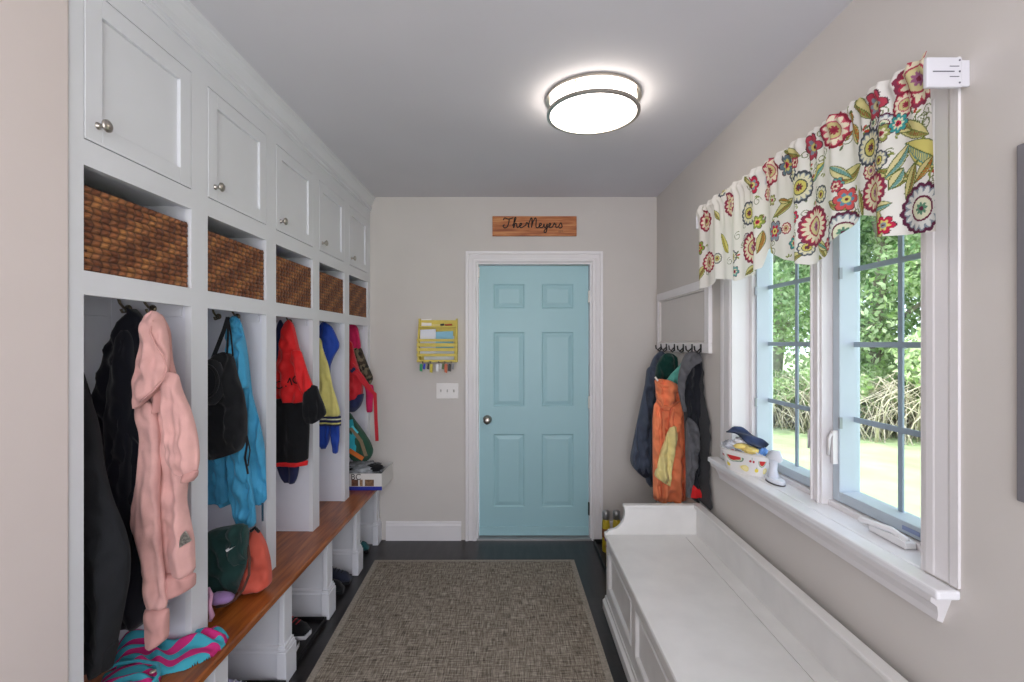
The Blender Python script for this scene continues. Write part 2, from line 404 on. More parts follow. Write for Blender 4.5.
# cupboard doors
dz0, dz1 = 1.956, 2.333
for s in starts:
    a, b = s+.003, s+BW-.003
    dd = MB(); w = .05
    dd.box(FX-.018, FX+.001, a, a+w, dz0, dz1); dd.box(FX-.018, FX+.001, b-w, b, dz0, dz1); dd.box(FX-.018, FX+.001, a+w, b-w, dz0, dz0+w); dd.box(FX-.018, FX+.001, a+w, b-w, dz1-w, dz1)
    dd.box(FX-.018, FX-.009, a+w, b-w, dz0+w, dz1-w)
    do = dd.build('door', M_cab, lk, bevel=.0012)
    MB().lathe([(.009, 0), (.009, .002), (.005, .005), (.0055, .013), (.011, .018), (.0155, .022), (.0155, .026), (.010, .030)], (FX+.001, a+.036, dz0+.045), (1, 0, 0), 20).build('knob', M_nickel, do)
# coat hooks on the far side of each bay + back
M_hook = mat('antique_brass', '6f6656', .35, .9)
def hook(mb, p, dx, dy):
    p = Vector(p); d = Vector((dx, dy, 0)); q = Vector((-dy, dx, 0))
    mb.lathe([(.012, 0), (.012, .003)], p, d, 14)
    mb.tube([p, p+d*.02+Vector((0, 0, .002)), p+d*.035+Vector((0, 0, .015)), p+d*.04+Vector((0, 0, .03))], [.004, .004, .004, .005], 8)
    mb.tube([p, p+d*.012-Vector((0, 0, .012)), p+d*.025-Vector((0, 0, .014)), p+d*.03-Vector((0, 0, .004))], [.004, .0035, .0035, .0045], 8)
for s in starts:
    h = MB(); hook(h, (-1.16, s+BW-.0105, 1.565), 0, -1); h.build('coat_hook', M_hook, lk)
    h = MB(); hook(h, (-1.24, s+BW-.0105, 1.565), 0, -1); h.build('coat_hook', M_hook, lk)
    h = MB(); hook(h, (LX+.0345, s+.09, 1.57), 1, 0); h.build('coat_hook', M_hook, lk)
MB().box(-1.127, -1.105, 1.535, 1.5515, 1.452, 1.486).build('black_clip', M_black, lk, bevel=.002)

# ------------------------------------------------------------------ bench seat with posts
bn = empty('wooden_bench', (-1.1, 2.33, 0), 'long cherry-stained wooden bench on white posts under the locker wall', 'bench')
sb = MB(); sb.prism([(LX+.001, .432), (-.932, .432), (-.925, .438), (-.925, .455), (-.932, .462), (LX+.001, .462)], 'y', 1.128, YE-.001)
sb.build('seat_board', M_seat, bn)
MB().box(LX+.0005, LX+.012, 1.128, YE-.001, 0, .4315).build('back_panel', M_cab, bn)
for i in range(-1, 5):
    yc = 1.608+.4775*i
    if i == 4: yc = 3.485
    if i == -1: yc = 1.165
    y0, y1 = yc-.037, yc+.037
    pb = MB(); pb.box(LX+.013, -.997, yc-.012, yc+.012, 0, .4315)
    baseboard_y(pb, LX+.013, -1.0, yc-.012, .15)
    pb.build('side_panel', M_cab, bn)
    po = MB(); po.box(-.996, -.972, y0, y1, 0, .4315)
    ps = po.build('post', M_cab, bn, bevel=.003)
    bl = MB(); bl.box(-.999, -.958, y0-.012, y1+.012, 0, .135)
    bl.box(-.998, -.962, y0-.008, y1+.008, .135, .150); bl.box(-.997, -.967, y0-.004, y1+.004, .150, .163)
    bl.build('base_block', M_cab, ps, bevel=.002)

# ------------------------------------------------------------------ woven baskets
def basket_material():
    m = bpy.data.materials.new('woven_seagrass'); m.use_nodes = True
    nt = m.node_tree; N = nt.nodes; L = nt.links; b = N['Principled BSDF']; b.inputs['Roughness'].default_value = 0.5
    tc = N.new('ShaderNodeTexCoord'); mp = N.new('ShaderNodeMapping'); mp.inputs['Scale'].default_value = (60, 60, 300)
    L.new(tc.outputs['Object'], mp.inputs['Vector'])
    v = N.new('ShaderNodeTexVoronoi'); v.inputs['Scale'].default_value = 1; L.new(mp.outputs[0], v.inputs['Vector'])
    sp = N.new('ShaderNodeSeparateColor'); L.new(v.outputs['Color'], sp.inputs[0])
    r = N.new('ShaderNodeValToRGB'); e = r.color_ramp.elements
    e[0].position = 0; e[0].color = (.7, .7, .7, 1); e[1].position = 1; e[1].color = (1.25, 1.2, 1.15, 1)
    L.new(sp.outputs[0], r.inputs['Fac'])
    a = N.new('ShaderNodeVertexColor'); a.layer_name = 'Col'
    mx = N.new('ShaderNodeMix'); mx.data_type = 'RGBA'; mx.blend_type = 'MULTIPLY'; mx.inputs[0].default_value = 1
    L.new(r.outputs['Color'], mx.inputs[6]); L.new(a.outputs['Color'], mx.inputs[7])
    L.new(mx.outputs[2], b.inputs['Base Color']); return m
M_basket = basket_material()
def make_basket_mesh():
    W, D, H = .386, .235, .212; rows, per = 13, 6
    M = 560; R = rows*per
    # perimeter
    def peri(t):
        P = 2*(W+D); s = t*P; r = .015
        if s < W: return Vector((D/2, -W/2+s)), Vector((1, 0))
        s -= W
        if s < D: return Vector((D/2-s, W/2)), Vector((0, 1))
        s -= D
        if s < W: return Vector((-D/2, W/2-s)), Vector((-1, 0))
        s -= W
        return Vector((-D/2+s, -W/2)), Vector((0, -1))
    vs = []; cols = []; pal = [lin(c) for c in ('8c5530', '7a4526', '9a623a', '84502e', 'a8703f', '6e3d22', '935a34')]
    for layer in (0, 1):
        for j in range(R+1):
            z = H*j/R; row = j/per; fr_ = row-int(row)
            for i in range(M):
                p, nn = peri(i/M); s = i/M*2*(W+D)
                ph = s/.027+.5*(int(min(row, rows-1)) % 2)+(.35 if int(row) % 2 else -.35)*fr_
                a = abs(math.sin(math.pi*ph))**.6; b = abs(math.sin(math.pi*row))**.5
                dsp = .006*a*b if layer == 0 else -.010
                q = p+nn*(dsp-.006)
                kc = pal[(int(math.floor(ph))*131+int(row)*37) % 7]; vs.append((q.x, q.y, z)); sh_ = .27+.75*(a*b)**.8; cols.append([c_*(sh_ if layer == 0 else .4) for c_ in kc])  # shade of the weave gaps and inner side put into the vertex colour
    fs = []; K = (R+1)*M
    for j in range(R):
        for i in range(M):
            i2 = (i+1) % M
            fs.append((j*M+i, j*M+i2, (j+1)*M+i2, (j+1)*M+i)); fs.append((K+j*M+i, K+(j+1)*M+i, K+(j+1)*M+i2, K+j*M+i2))
    for i in range(M):
        i2 = (i+1) % M; fs.append((R*M+i, R*M+i2, K+R*M+i2, K+R*M+i))
    fs.append(tuple(range(M))[::-1])
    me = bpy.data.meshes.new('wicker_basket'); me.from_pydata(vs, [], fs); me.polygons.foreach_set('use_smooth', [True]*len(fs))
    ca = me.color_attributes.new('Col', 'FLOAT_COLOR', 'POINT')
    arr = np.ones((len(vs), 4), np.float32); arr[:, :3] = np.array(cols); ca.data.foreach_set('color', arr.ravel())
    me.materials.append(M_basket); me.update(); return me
bmsh = make_basket_mesh()
rimmb = MB()
pts = []
for t in range(61):
    a = t/60*2*(.372+.235); W, D = .372, .235
    if a < W: p = (D/2, -W/2+a)
    elif a < W+D: p = (D/2-(a-W), W/2)
    elif a < 2*W+D: p = (-D/2, W/2-(a-W-D))
    else: p = (-D/2+(a-2*W-D), -W/2)
    pts.append((p[0]-.0*p[0], p[1], .212))
bl_ = ['large brown woven basket nearest the camera, under the first cupboard door', 'brown woven basket in the second cubby, second from the camera', 'brown woven basket in the middle cubby with blue cloth poking out',
       'brown woven basket in the fourth cubby from the camera', 'brown woven basket farthest from the camera with a blue and white item in it']
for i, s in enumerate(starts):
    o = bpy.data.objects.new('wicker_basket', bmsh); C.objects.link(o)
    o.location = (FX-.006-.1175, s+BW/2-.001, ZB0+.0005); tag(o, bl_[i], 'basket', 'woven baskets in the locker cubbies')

# ------------------------------------------------------------------ cloth pieces
def pchip(x, xs, ys):
    return np.interp(x, xs, ys)
def smooth1(a, k=3):
    for _ in range(k):
        b = a.copy(); b[1:-1] = (a[:-2]+2*a[1:-1]+a[2:])/4; a = b
    return a
def cloth(rows, Y, T, mb=None, n=70, M=56, fold=.006, freq=60, seed=0, lump=.006, wall=None, hem=.0, yslope=0.0, power=1.0, flat_back=.5, round_top=.35, round_bot=.0, sm=3, drift=4):
    """closed padded cloth body hanging in the plane y = Y, rows = [(pixel y, pixel x left, pixel x right)]"""
    mb = mb or MB(); rows = sorted(rows); ys = np.array([r[0] for r in rows], float)
    yy = np.linspace(ys[0], ys[-1], n)
    xl = smooth1(np.interp(yy, ys, [r[1] for r in rows]), sm); xr = smooth1(np.interp(yy, ys, [r[2] for r in rows]), sm)
    rnd = random.Random(seed); ph = [rnd.uniform(0, 6.28) for _ in range(6)]
    vs = []
    for j in range(n):
        t = j/(n-1); z = CZ-(yy[j]-CY)*Y/F; a = (xl[j]-CX)*Y/F; b = (xr[j]-CX)*Y/F
        cx, hw = (a+b)/2, max((b-a)/2, .001)
        th = T*min(1, (round_top+(1-round_top)*min(1, t/.12)))*(1 if round_bot == 0 else min(1, (1-t)/round_bot*.8+.2))
        th = min(th, hw*1.1+.002)
        hws = min(1, hw/.05)
        if sm > 0 and n > 15: hw *= min(1, .35+.65*math.sqrt(min(1, t/.035)))*min(1, .8+.2*min(1, (1-t)/.03))
        for k in range(M):
            an = 2*math.pi*k/M; c_, s_ = math.cos(an), math.sin(an)
            x = cx+hw*math.copysign(abs(c_)**.85, c_)
            v = math.copysign(abs(s_)**.55, s_)
            fx = x*freq
            f = (math.sin(fx+ph[0]+drift*z)+.6*math.sin(fx*1.7+ph[1]-drift*1.3*z)+.35*math.sin(fx*3.1+ph[2]+drift*2*z))*fold*1.7*(.35+.65*t)*hws
            lm = noise.noise(Vector((x*9+seed, z*7, seed*.37)))*lump*2+noise.noise(Vector((x*30+z*14+seed, z*18-x*10, 3+seed*.3)))*lump*1.5
            lm += (abs(noise.noise(Vector((x*16+z*9, z*11-x*6, 8+seed))))-.2)*lump*2.2
            y = Y+yslope*(z-CZ)-(th*v if v < 0 else th*v)*1.0
            if v > 0: y -= (f+lm)*abs(v)
            else: y = Y+yslope*(z-CZ)+th*abs(v)*flat_back
            zz = z+(hem*math.sin(x*40+ph[3]) if j == n-1 else 0)
            if wall is not None and x > wall:
                y = y-(x-wall)*2.0; x = wall-(x-wall)*.02
            vs.append((x, y, zz))
    fs = []
    for j in range(n-1):
        for k in range(M):
            k2 = (k+1) % M; fs.append((j*M+k, (j+1)*M+k, (j+1)*M+k2, j*M+k2))
    fs.append(tuple(range(M))); fs.append(tuple((n-1)*M+k for k in range(M))[::-1])
    mb.add(vs, fs, True); return mb
def ribbon(pix, Y, w, mb=None, thick=.25):
    mb = mb or MB(); mb.tube([at(p[0], p[1], p[2] if len(p) > 2 else Y) for p in pix], w, 8); return mb
def strap(mb, pts, w, t=.0015, normal=(0, -1, 0)):
    """flat band through world points"""
    P = [Vector(p) for p in pts]; nrm = Vector(normal); vs = []
    for i, p in enumerate(P):
        tg = (P[min(i+1, len(P)-1)]-P[max(i-1, 0)]).normalized(); s = tg.cross(nrm).normalized()
        for (a, b) in ((-1, -1), (1, -1), (1, 1), (-1, 1)): vs.append(p+s*(a*w/2)+nrm*(b*t/2))
    fs = [(4*i+k, 4*i+(k+1) % 4, 4*i+4+(k+1) % 4, 4*i+4+k) for i in range(len(P)-1) for k in range(4)]
    fs += [(0, 1, 2, 3), tuple(4*(len(P)-1)+k for k in range(4))]
    mb.add(vs, fs); return mb
def root(name, px, py, Y, label, cat, group=None): return empty(name, at(px, py, Y), label, cat, group)

F_char = fabric('charcoal', '1f2023', sheen=.03); F_navyblk = fabric('navy_black', '15161f'); F_pink = fabric('pink', 'd3a39d'); F_pink2 = fabric('pink_rib', 'c8958f')
# charcoal coat nearest
g = root('charcoal_coat', 100, 530, 1.22, 'dark charcoal fleece coat hanging at the near edge of the first locker bay', 'coat')
Yc = 1.255
cloth([(383, 56, 84), (400, 56, 91), (430, 56, 99), (470, 58, 104), (500, 60, 112), (530, 62, 125), (553, 64, 130), (580, 66, 129), (610, 78, 123), (640, 86, 117), (668, 92, 110)], Yc, .03, fold=.008, freq=45, seed=3, lump=.008).build('sleeve', F_char, g)
cloth([(360, 50, 80), (400, 50, 92), (470, 50, 99), (560, 50, 110), (668, 50, 107)], Yc+.045, .02, fold=.006, freq=50, seed=4).build('body', F_char, g)
cloth([(640, 86, 118), (646, 87, 117), (668, 92, 111)], Yc-.004, .031, n=12, fold=.002, seed=5).build('cuff', fabric('charcoal_rib', '1b1c1f', sheen=.03), g)
# navy-black coat
g = root('black_coat', 140, 312, 1.5, 'long black coat hanging on the hook behind the pink hoodie', 'coat')
Yc = 1.478
cloth([(309, 131, 138), (313, 127, 145), (324, 120, 146), (350, 108, 142), (370, 103, 142), (400, 96, 145), (430, 93.5, 148), (457, 99, 150), (520, 101, 152), (570, 104, 152), (622, 108, 150)], Yc, .035, fold=.008, freq=42, seed=11, lump=0.014).build('body', F_navyblk, g)
cloth([(330, 118, 132), (360, 112, 134), (420, 106, 132), (500, 108, 130), (560, 112, 132), (600, 114, 133)], Yc-.03, .02, fold=.005, freq=60, seed=12).build('sleeve', F_navyblk, g)
# pink hoodie
g = root('pink_hoodie', 155, 314, 1.45, 'pink hooded sweatshirt hanging in the nearest bay with a silver sequin patch', 'hoodie')
Yc = 1.44
cloth([(380, 150, 180), (392, 148, 181), (403, 147, 186), (415, 146, 190), (440, 146, 190), (470, 150, 189), (500, 152, 186), (520, 155, 190), (540, 157, 194), (574, 160, 195)], Yc, .028, fold=.007, freq=55, seed=21, lump=.007).build('body', F_pink, g)
cloth([(572, 160, 195), (577, 159.5, 195.5), (586, 159.5, 195), (592, 160, 185), (597, 160, 172)], Yc-.001, .028, n=16, fold=.003, freq=70, seed=22, sm=1).build('hem_band', F_pink2, g)
cloth([(372, 162, 178), (388, 163, 181), (402, 165, 187), (408, 166, 190), (425, 167, 195), (440, 168, 198), (457, 169, 199.5), (470, 172, 198), (477, 178, 195)], Yc-.045, .022, n=50, fold=.006, freq=110, seed=23, lump=.006, round_bot=.15).build('sleeve', F_pink, g)
cloth([(470, 187, 198), (476, 185, 197.5), (481, 184, 193)], Yc-.05, .02, n=10, fold=.003, freq=150, seed=24).build('cuff', F_pink2, g)
cloth([(400, 136, 152), (410, 134, 156), (432, 141, 160), (460, 140, 160), (479, 138, 160), (500, 134, 159), (523, 132, 160), (554, 144, 162), (580, 145, 165), (608, 146, 168)], Yc-.035, .02, n=60, fold=.005, freq=80, seed=25, lump=.007).build('sleeve', F_pink, g)
cloth([(607, 145.5, 168.5), (612, 145.5, 169), (637, 146.5, 168.5), (643, 148, 162), (648.6, 150.5, 153)], Yc-.035, .02, n=20, fold=.002, seed=26, sm=1).build('cuff', F_pink2, g)
cloth([(311, 152, 157), (316, 148, 162), (324, 145.5, 164.5), (336, 142, 167.5), (354, 137.5, 169), (370, 135, 168), (382, 134, 165), (390, 134.5, 158), (398, 134.5, 150), (408, 135, 139)], Yc-.055, .028, n=50, fold=.008, freq=75, seed=27, lump=.012, round_bot=.25).build('hood', F_pink, g)
cloth([(314, 158, 162), (330, 160, 170), (360, 160, 172), (390, 158, 180), (412, 150, 182)], Yc-.02, .022, n=40, fold=.006, freq=70, seed=28).build('collar', F_pink2, g)
hd = MB(); hd.tube([at(x, y, Yc-.088+.0) for x, y in ((153, 320), (150, 332), (155, 344), (163, 356), (167, 368), (163, 380), (152, 392), (140, 402))], .0028, 8); hd.build('hood_seam', F_pink2, g)
sq = MB(); sq.prism([((x-CX)*(Yc-.034)/F, CZ-(y-CY)*(Yc-.034)/F) for x, y in ((178, 549), (181, 536), (185, 531), (188, 536), (191, 541), (184, 545))], 'y', Yc-.036, Yc-.030)
sq.build('sequin_patch', mat('silver_sequin', 'b9b4aa', .3, .7, var=.5, vscale=150), g)

# ---- bay 2
Yc = 1.93
F_blue = fabric('sky_blue', '3f93ba', rough=.6); F_bag = fabric('black_bag', '1a1b1e')
g = root('blue_jacket', 236, 318, Yc, 'bright sky blue windbreaker jacket hanging behind the black backpack', 'jacket')
cloth([(316, 232, 238), (321, 229, 241), (344, 228, 246), (358, 228, 248), (395, 232, 252), (420, 226, 259), (443, 214, 264), (458, 208, 265.5), (483, 210, 266), (505, 216, 267)], Yc, .03, fold=.010, freq=110, seed=31, lump=.02).build('body', F_blue, g)
cloth([(440, 228, 246), (470, 228, 250), (500, 230, 254), (515, 233, 256), (526, 236, 256)], Yc-.04, .02, n=40, fold=.007, freq=120, lump=.014, seed=32).build('sleeve', F_blue, g)
cloth([(455, 203, 226), (482, 203, 226), (484, 207, 229), (503, 206, 229)], Yc-.03, .02, n=30, fold=.003, freq=120, seed=33, sm=1).build('hem_panel', fabric('blue_deep', '3a86ab', rough=.6), g)
cloth([(317, 231, 239), (330, 229, 243), (350, 230, 247), (370, 233, 248), (388, 238, 249)], Yc-.03, .02, n=30, fold=.010, freq=150, seed=34, lump=.024).build('hood', F_blue, g)
s = MB(); s.tube([at(262.5, 503, Yc-.03), at(262.6, 521, Yc-.03)], .004, 8); s.build('toggle_cord', fabric('blue_cord', '1f3f52'), g)
g = root('black_backpack', 227, 318, Yc-.07, 'black drawstring backpack hanging in the second bay over the blue jacket', 'backpack')
Yb = Yc-.085
cloth([(352, 217, 232), (358, 212, 234), (374, 208, 237), (395, 205, 244), (415, 204, 247), (435, 204, 247), (443, 204, 245), (452, 205, 241), (460, 208, 214)], Yb, .035, n=50, fold=.005, freq=60, seed=35, lump=.012, round_bot=.12).build('bag_body', F_bag, g)
s = MB(); strap(s, [at(228, 317, Yb), at(224, 330, Yb-.01), at(219, 343, Yb-.02), at(213, 358, Yb-.02)], .016); strap(s, [at(228, 317, Yb), at(228, 335, Yb-.01), at(227, 354, Yb-.01)], .008); strap(s, [at(228, 317, Yb), at(231, 335, Yb), at(233, 356, Yb-.01)], .006)
s.build('strap', F_bag, g)
s = MB(); s.tube([at(246, 436, Yb), at(247, 445, Yb-.01), at(245, 458, Yb-.01), at(248, 474, Yb-.01)], .004, 8); s.tube([at(247, 436, Yb), at(250, 450, Yb-.01), at(248, 466, Yb-.01)], .0025, 6); s.build('drawcord', F_bag, g)
g = root('knit_hat', 214, 380, Yb-.05, 'round black knitted hat hooked over the left side of the black backpack', 'hat')
cc = at(212, 382, Yb-.03); MB().ball(cc, .048, .03, .088, 20, 14, lambda d: 1+.06*noise.noise(d*3)).build('crown', fabric('cap_black', '202125'), g)
s = MB(); s.tube([cc+Vector((.046*math.cos(a)-.004, -.033, .06*math.sin(a)+.006)) for a in np.linspace(-2.6, 2.4, 20)], .006, 8); s.build('brim', F_bag, g)
# green bag
F_grn = fabric('forest_green', '1f3b38')
g = root('green_fleece', 225, 600, 1.88, 'dark green fleece bundle with small white logo sitting on the wooden bench', 'bag')
Yg = 1.842
cloth([(524, 238, 246), (529, 210, 247), (536, 206, 248.5), (552, 204, 248), (566, 204, 246), (580, 205, 241), (592, 206, 237), (599, 210, 232)], Yg, .04, n=50, fold=.006, freq=50, seed=41, lump=.016, round_bot=.2).build('body', F_grn, g)
cloth([(524, 232, 247), (535, 226, 249), (550, 226, 247), (565, 230, 246)], Yg-.05, .03, n=30, fold=.008, freq=90, seed=42, lump=.014, round_bot=.3).build('flap', F_grn, g)
sw = MB(); p = [(227.5, 548.5), (229, 550.5), (235.5, 546), (229.5, 548.3)]
sw.prism([((x-CX)*(Yg-.070)/F, CZ-(y-CY)*(Yg-.070)/F) for x, y in p], 'y', Yg-.084, Yg-.050); sw.build('logo', mat('logo_white', 'f0f0f0', .6), g)
# coral tote
F_coral = fabric('coral', 'c05443', rough=.6)
g = root('coral_tote', 255, 588, 1.93, 'coral orange tote bag slumped on the bench beside the green fleece', 'bag')
Yt = 1.92
cloth([(530, 251, 258), (534, 248, 261), (545, 244, 266), (560, 238, 270), (575, 234, 271.5), (584, 232, 271.5), (590, 232, 262)], Yt, .045, n=40, fold=.005, freq=50, seed=43, lump=.012, round_bot=.06).build('bag_body', F_coral, g)
s = MB(); s.tube([at(248, 545, 1.80), at(249.5, 560, 1.79), at(249, 575, 1.78), at(243, 590, 1.765), at(234, 600, 1.75), at(224, 605.5, 1.745), at(216, 607, 1.745)], .005, 8); s.build('handle', fabric('brown_leather', '4a2a20', rough=.5), g)
s = MB(); s.tube([at(251, 531, Yt-.03), at(255, 527.5, Yt-.04), at(259, 532, Yt-.03)], .006, 8); s.build('tie', F_bag, g)
g = MB().ball(at(220, 598, 1.75), .05, .03, .02, 16, 10, lambda d: 1+.2*noise.noise(d*4)).build('purple_pouch', fabric('purple', '8d6f9e'), origin=at(220, 600, 1.765)); tag(g, 'small purple cloth pouch tucked under the green fleece on the bench', 'pouch')
g = MB(); g.tube([at(208, 588, 1.69), at(211, 595, 1.68), at(209.5, 606, 1.675), at(212, 616, 1.67), at(210, 621, 1.67)], [.006, .008, .007, .009, .006], 8); tag(g.build('pink_strap', fabric('pink_floral', 'b98aa2', var=.4), origin=at(210, 600, 1.68)), 'pink strap dangling at the bench edge beside the first divider', 'strap')

# striped towel on the bench
def stripe_material():
    m = bpy.data.materials.new('pink_teal_stripes'); m.use_nodes = True
    nt = m.node_tree; N = nt.nodes; L = nt.links; b = N['Principled BSDF']; b.inputs['Roughness'].default_value = .9
    tc = N.new('ShaderNodeTexCoord'); mp = N.new('ShaderNodeMapping'); mp.inputs['Rotation'].default_value = (0, 0, math.radians(62))
    L.new(tc.outputs['Object'], mp.inputs['Vector'])
    w = N.new('ShaderNodeTexWave'); w.inputs['Scale'].default_value = 5.5; w.inputs['Distortion'].default_value = 5.0; w.inputs['Detail'].default_value = 1; w.inputs['Detail Scale'].default_value = 1.2
    L.new(mp.outputs[0], w.inputs['Vector'])
    r = N.new('ShaderNodeValToRGB'); r.color_ramp.interpolation = 'CONSTANT'; e = r.color_ramp.elements
    e[0].position = 0; e[0].color = (*lin('c22573'), 1); e[1].position = .5; e[1].color = (*lin('3a9db0'), 1)
    L.new(w.outputs['Fac'], r.inputs['Fac']); L.new(r.outputs['Color'], b.inputs['Base Color']); return m
M_str = stripe_material(); M_teal = fabric('teal_trim', '3a9db0')
def pile(outline, zt, H, seed, origin, res=90):
    """cloth heap on a horizontal surface inside an XY outline"""
    ox = [p[0] for p in outline]; oy = [p[1] for p in outline]; x0, x1, y0, y1 = min(ox), max(ox), min(oy), max(oy)
    def dist(x, y):
        inside = False; dm = 9; n = len(outline)
        for i in range(n):
            ax, ay = outline[i]; bx, by = outline[(i+1) % n]
            if (ay > y) != (by > y) and x < (bx-ax)*(y-ay)/(by-ay)+ax: inside = not inside
            L2 = (bx-ax)**2+(by-ay)**2; t = max(0, min(1, ((x-ax)*(bx-ax)+(y-ay)*(by-ay))/L2)); dm = min(dm, math.hypot(x-ax-t*(bx-ax), y-ay-t*(by-ay)))
        return dm if inside else -dm
    idx = {}; vs = []; fs = []
    for i in range(res+1):
        for j in range(res+1):
            x = x0+(x1-x0)*i/res; y = y0+(y1-y0)*j/res; d_ = dist(x, y)
            if d_ > -.004:
                e = max(0, min(1, d_/.05)); dome = math.sqrt(1-(1-e)**2)
                f = math.sin(y*95+noise.noise(Vector((x*8, y*8, seed)))*9+x*25)
                h = H*dome*(.62+.5*noise.noise(Vector((x*11, y*11, seed+.5)))+.17*f)+.003
                if d_ < 0: h = 0
                idx[(i, j)] = len(vs); vs.append((x, y, zt+max(.0, h)))
    for i in range(res):
        for j in range(res):
            q = [(i, j), (i+1, j), (i+1, j+1), (i, j+1)]
            if all(k in idx for k in q): fs.append(tuple(idx[k] for k in q))
    mb = MB(); mb.add(vs, fs, True); return mb
def onb(px, py, z=.475):
    d_ = (CZ-z)*F/(py-CY); return ((px-CX)*d_/F, d_)
g = empty('striped_towel', (*onb(165, 645), .463), 'pink and teal striped towel crumpled on the near end of the wooden bench', 'towel')
out = [onb(118, 640), onb(140, 627), onb(172, 624), onb(193, 630), onb(219, 629), onb(228, 634), onb(224, 643), onb(211, 654), onb(185, 666), onb(162, 671), onb(135, 674), onb(112, 668)]
pile(out, .4635, .055, 2.3, None).build('folded_cloth', M_str, g)
out2 = [onb(104, 672), onb(125, 664), onb(158, 665), onb(161, 669), onb(158, 684), onb(148, 700), onb(96, 700)]
pile(out2, .4640, .035, 5.1, None, 60).build('front_flap', M_str, g)
edge = MB(); edge.tube([(*onb(x, y, .49), .50) for x, y in ((104, 674), (118, 667), (138, 664), (158, 667), (159, 678), (150, 690))], .005, 8); edge.build('teal_hem', M_teal, g)
MB().lathe([(.008, 0), (.008, .003), (.004, .005)], (*onb(153, 673, .50), .503), (0, 0, 1), 16).build('snap_button', mat('snap', 'b9b0a2', .3, .7), g)

# ---- bay 3 red/black jacket
Yc = 2.40
F_red = fabric('red', 'd01f22', rough=.6); F_blk2 = fabric('black_knit', '131417')
g = root('red_black_jacket', 289, 321, Yc, 'red and black sports jacket hanging in the middle locker bay', 'jacket')
cloth([(320, 286, 291), (326, 283, 294), (344, 281, 298), (373, 276, 307), (390, 273, 309), (402, 272, 307)], Yc, .035, n=50, fold=.005, freq=60, seed=51, lump=0.014).build('red_yoke', F_red, g)
cloth([(398, 270, 306), (410, 270, 307), (423, 270, 309.5), (440, 270, 309), (461, 271, 308)], Yc+.004, .035, n=40, fold=.005, freq=60, seed=52).build('black_lower', F_blk2, g)
cloth([(460.5, 271, 308), (465, 272, 307.5)], Yc+.003, .036, n=6, fold=.004, freq=60, seed=52, sm=0).build('red_hem', F_red, g)
cloth([(350, 291, 301), (373, 296, 308), (388, 300, 314), (396, 303, 316), (402, 305, 313)], Yc-.04, .022, n=40, fold=.004, freq=90, seed=53, round_bot=.2).build('sleeve', F_red, g)
cloth([(385, 308, 317), (395, 304, 320), (404, 303, 324), (414, 303, 327), (420, 304, 320), (424, 306, 313)], Yc-.045, .023, n=30, fold=.004, freq=90, seed=54, round_bot=.2).build('sleeve_cuff', F_blk2, g)
tcv = bpy.data.curves.new('lettering', 'FONT'); tcv.body = 'OMOL'; tcv.size = .055; tcv.extrude = .001; tcv.space_character = 1.0
tmp = bpy.data.objects.new('tmp', tcv); C.objects.link(tmp); bpy.context.view_layer.update()
me = bpy.data.meshes.new_from_object(tmp.evaluated_get(bpy.context.evaluated_depsgraph_get())); bpy.data.objects.remove(tmp)
from mathutils import Matrix
me.transform(Matrix.Translation(at(276, 390, Yc-.052)) @ Matrix.Rotation(math.radians(-17), 4, 'Y').inverted().inverted() @ Matrix.Rotation(math.radians(90), 4, 'X'))
link_mesh('lettering', me, F_blk2, g)
g = root('navy_shirt', 280, 322, Yc+.03, 'navy blue clothing hanging behind the red and black jacket', 'clothing')
F_nav = fabric('navy', '262c4e')
cloth([(320, 278, 283), (330, 276, 285), (360, 273, 285), (400, 272, 296), (440, 274, 298), (464, 276, 300), (476, 279, 298), (483, 283, 296)], Yc+.045, .012, n=40, fold=.005, freq=70, seed=55).build('body', F_nav, g)

# ---- bay 4 varsity jacket
Yc = 2.86
F_royal = fabric('royal_blue', '1c3f9a', rough=.6); F_yel = fabric('pale_yellow', 'd9cf7e')
g = root('varsity_jacket', 325, 324, Yc, 'royal blue jacket with pale yellow sleeve and striped cuff in the fourth bay', 'jacket')
cloth([(322, 320, 328), (328, 319, 333), (341, 318, 338.5), (346, 318, 340.5), (356, 318, 334), (366, 318, 330), (400, 318, 331), (430, 318, 331), (442, 319, 329), (449, 321, 326)], Yc, .035, n=60, fold=.006, freq=70, seed=61, round_bot=.05).build('body', F_royal, g)
cloth([(338, 318, 321), (356, 318, 325), (363, 319, 328), (388, 318, 333), (400, 318.5, 337), (416, 319, 341)], Yc-.04, .022, n=40, fold=.004, freq=70, seed=62).build('sleeve', F_yel, g)
for (a, b, m_, sd) in ((416, 418, F_nav, 1), (418, 419.5, fabric('cream', 'e8e4c8'), 2), (419.5, 422, F_nav, 3), (422, 423.5, F_yel, 4), (423.5, 425.5, F_nav, 5)):
    cloth([(a, 319.5, 341), (b, 319.5, 341)], Yc-.041, .0225, n=3, fold=.002, seed=63, sm=0).build('cuff_stripe', m_, g)
cloth([(420, 330, 339.5), (440, 331, 339.5), (446, 332, 338.5), (453, 332.5, 338)], Yc-.01, .02, n=20, fold=.003, seed=64).build('blue_sleeve', F_royal, g)

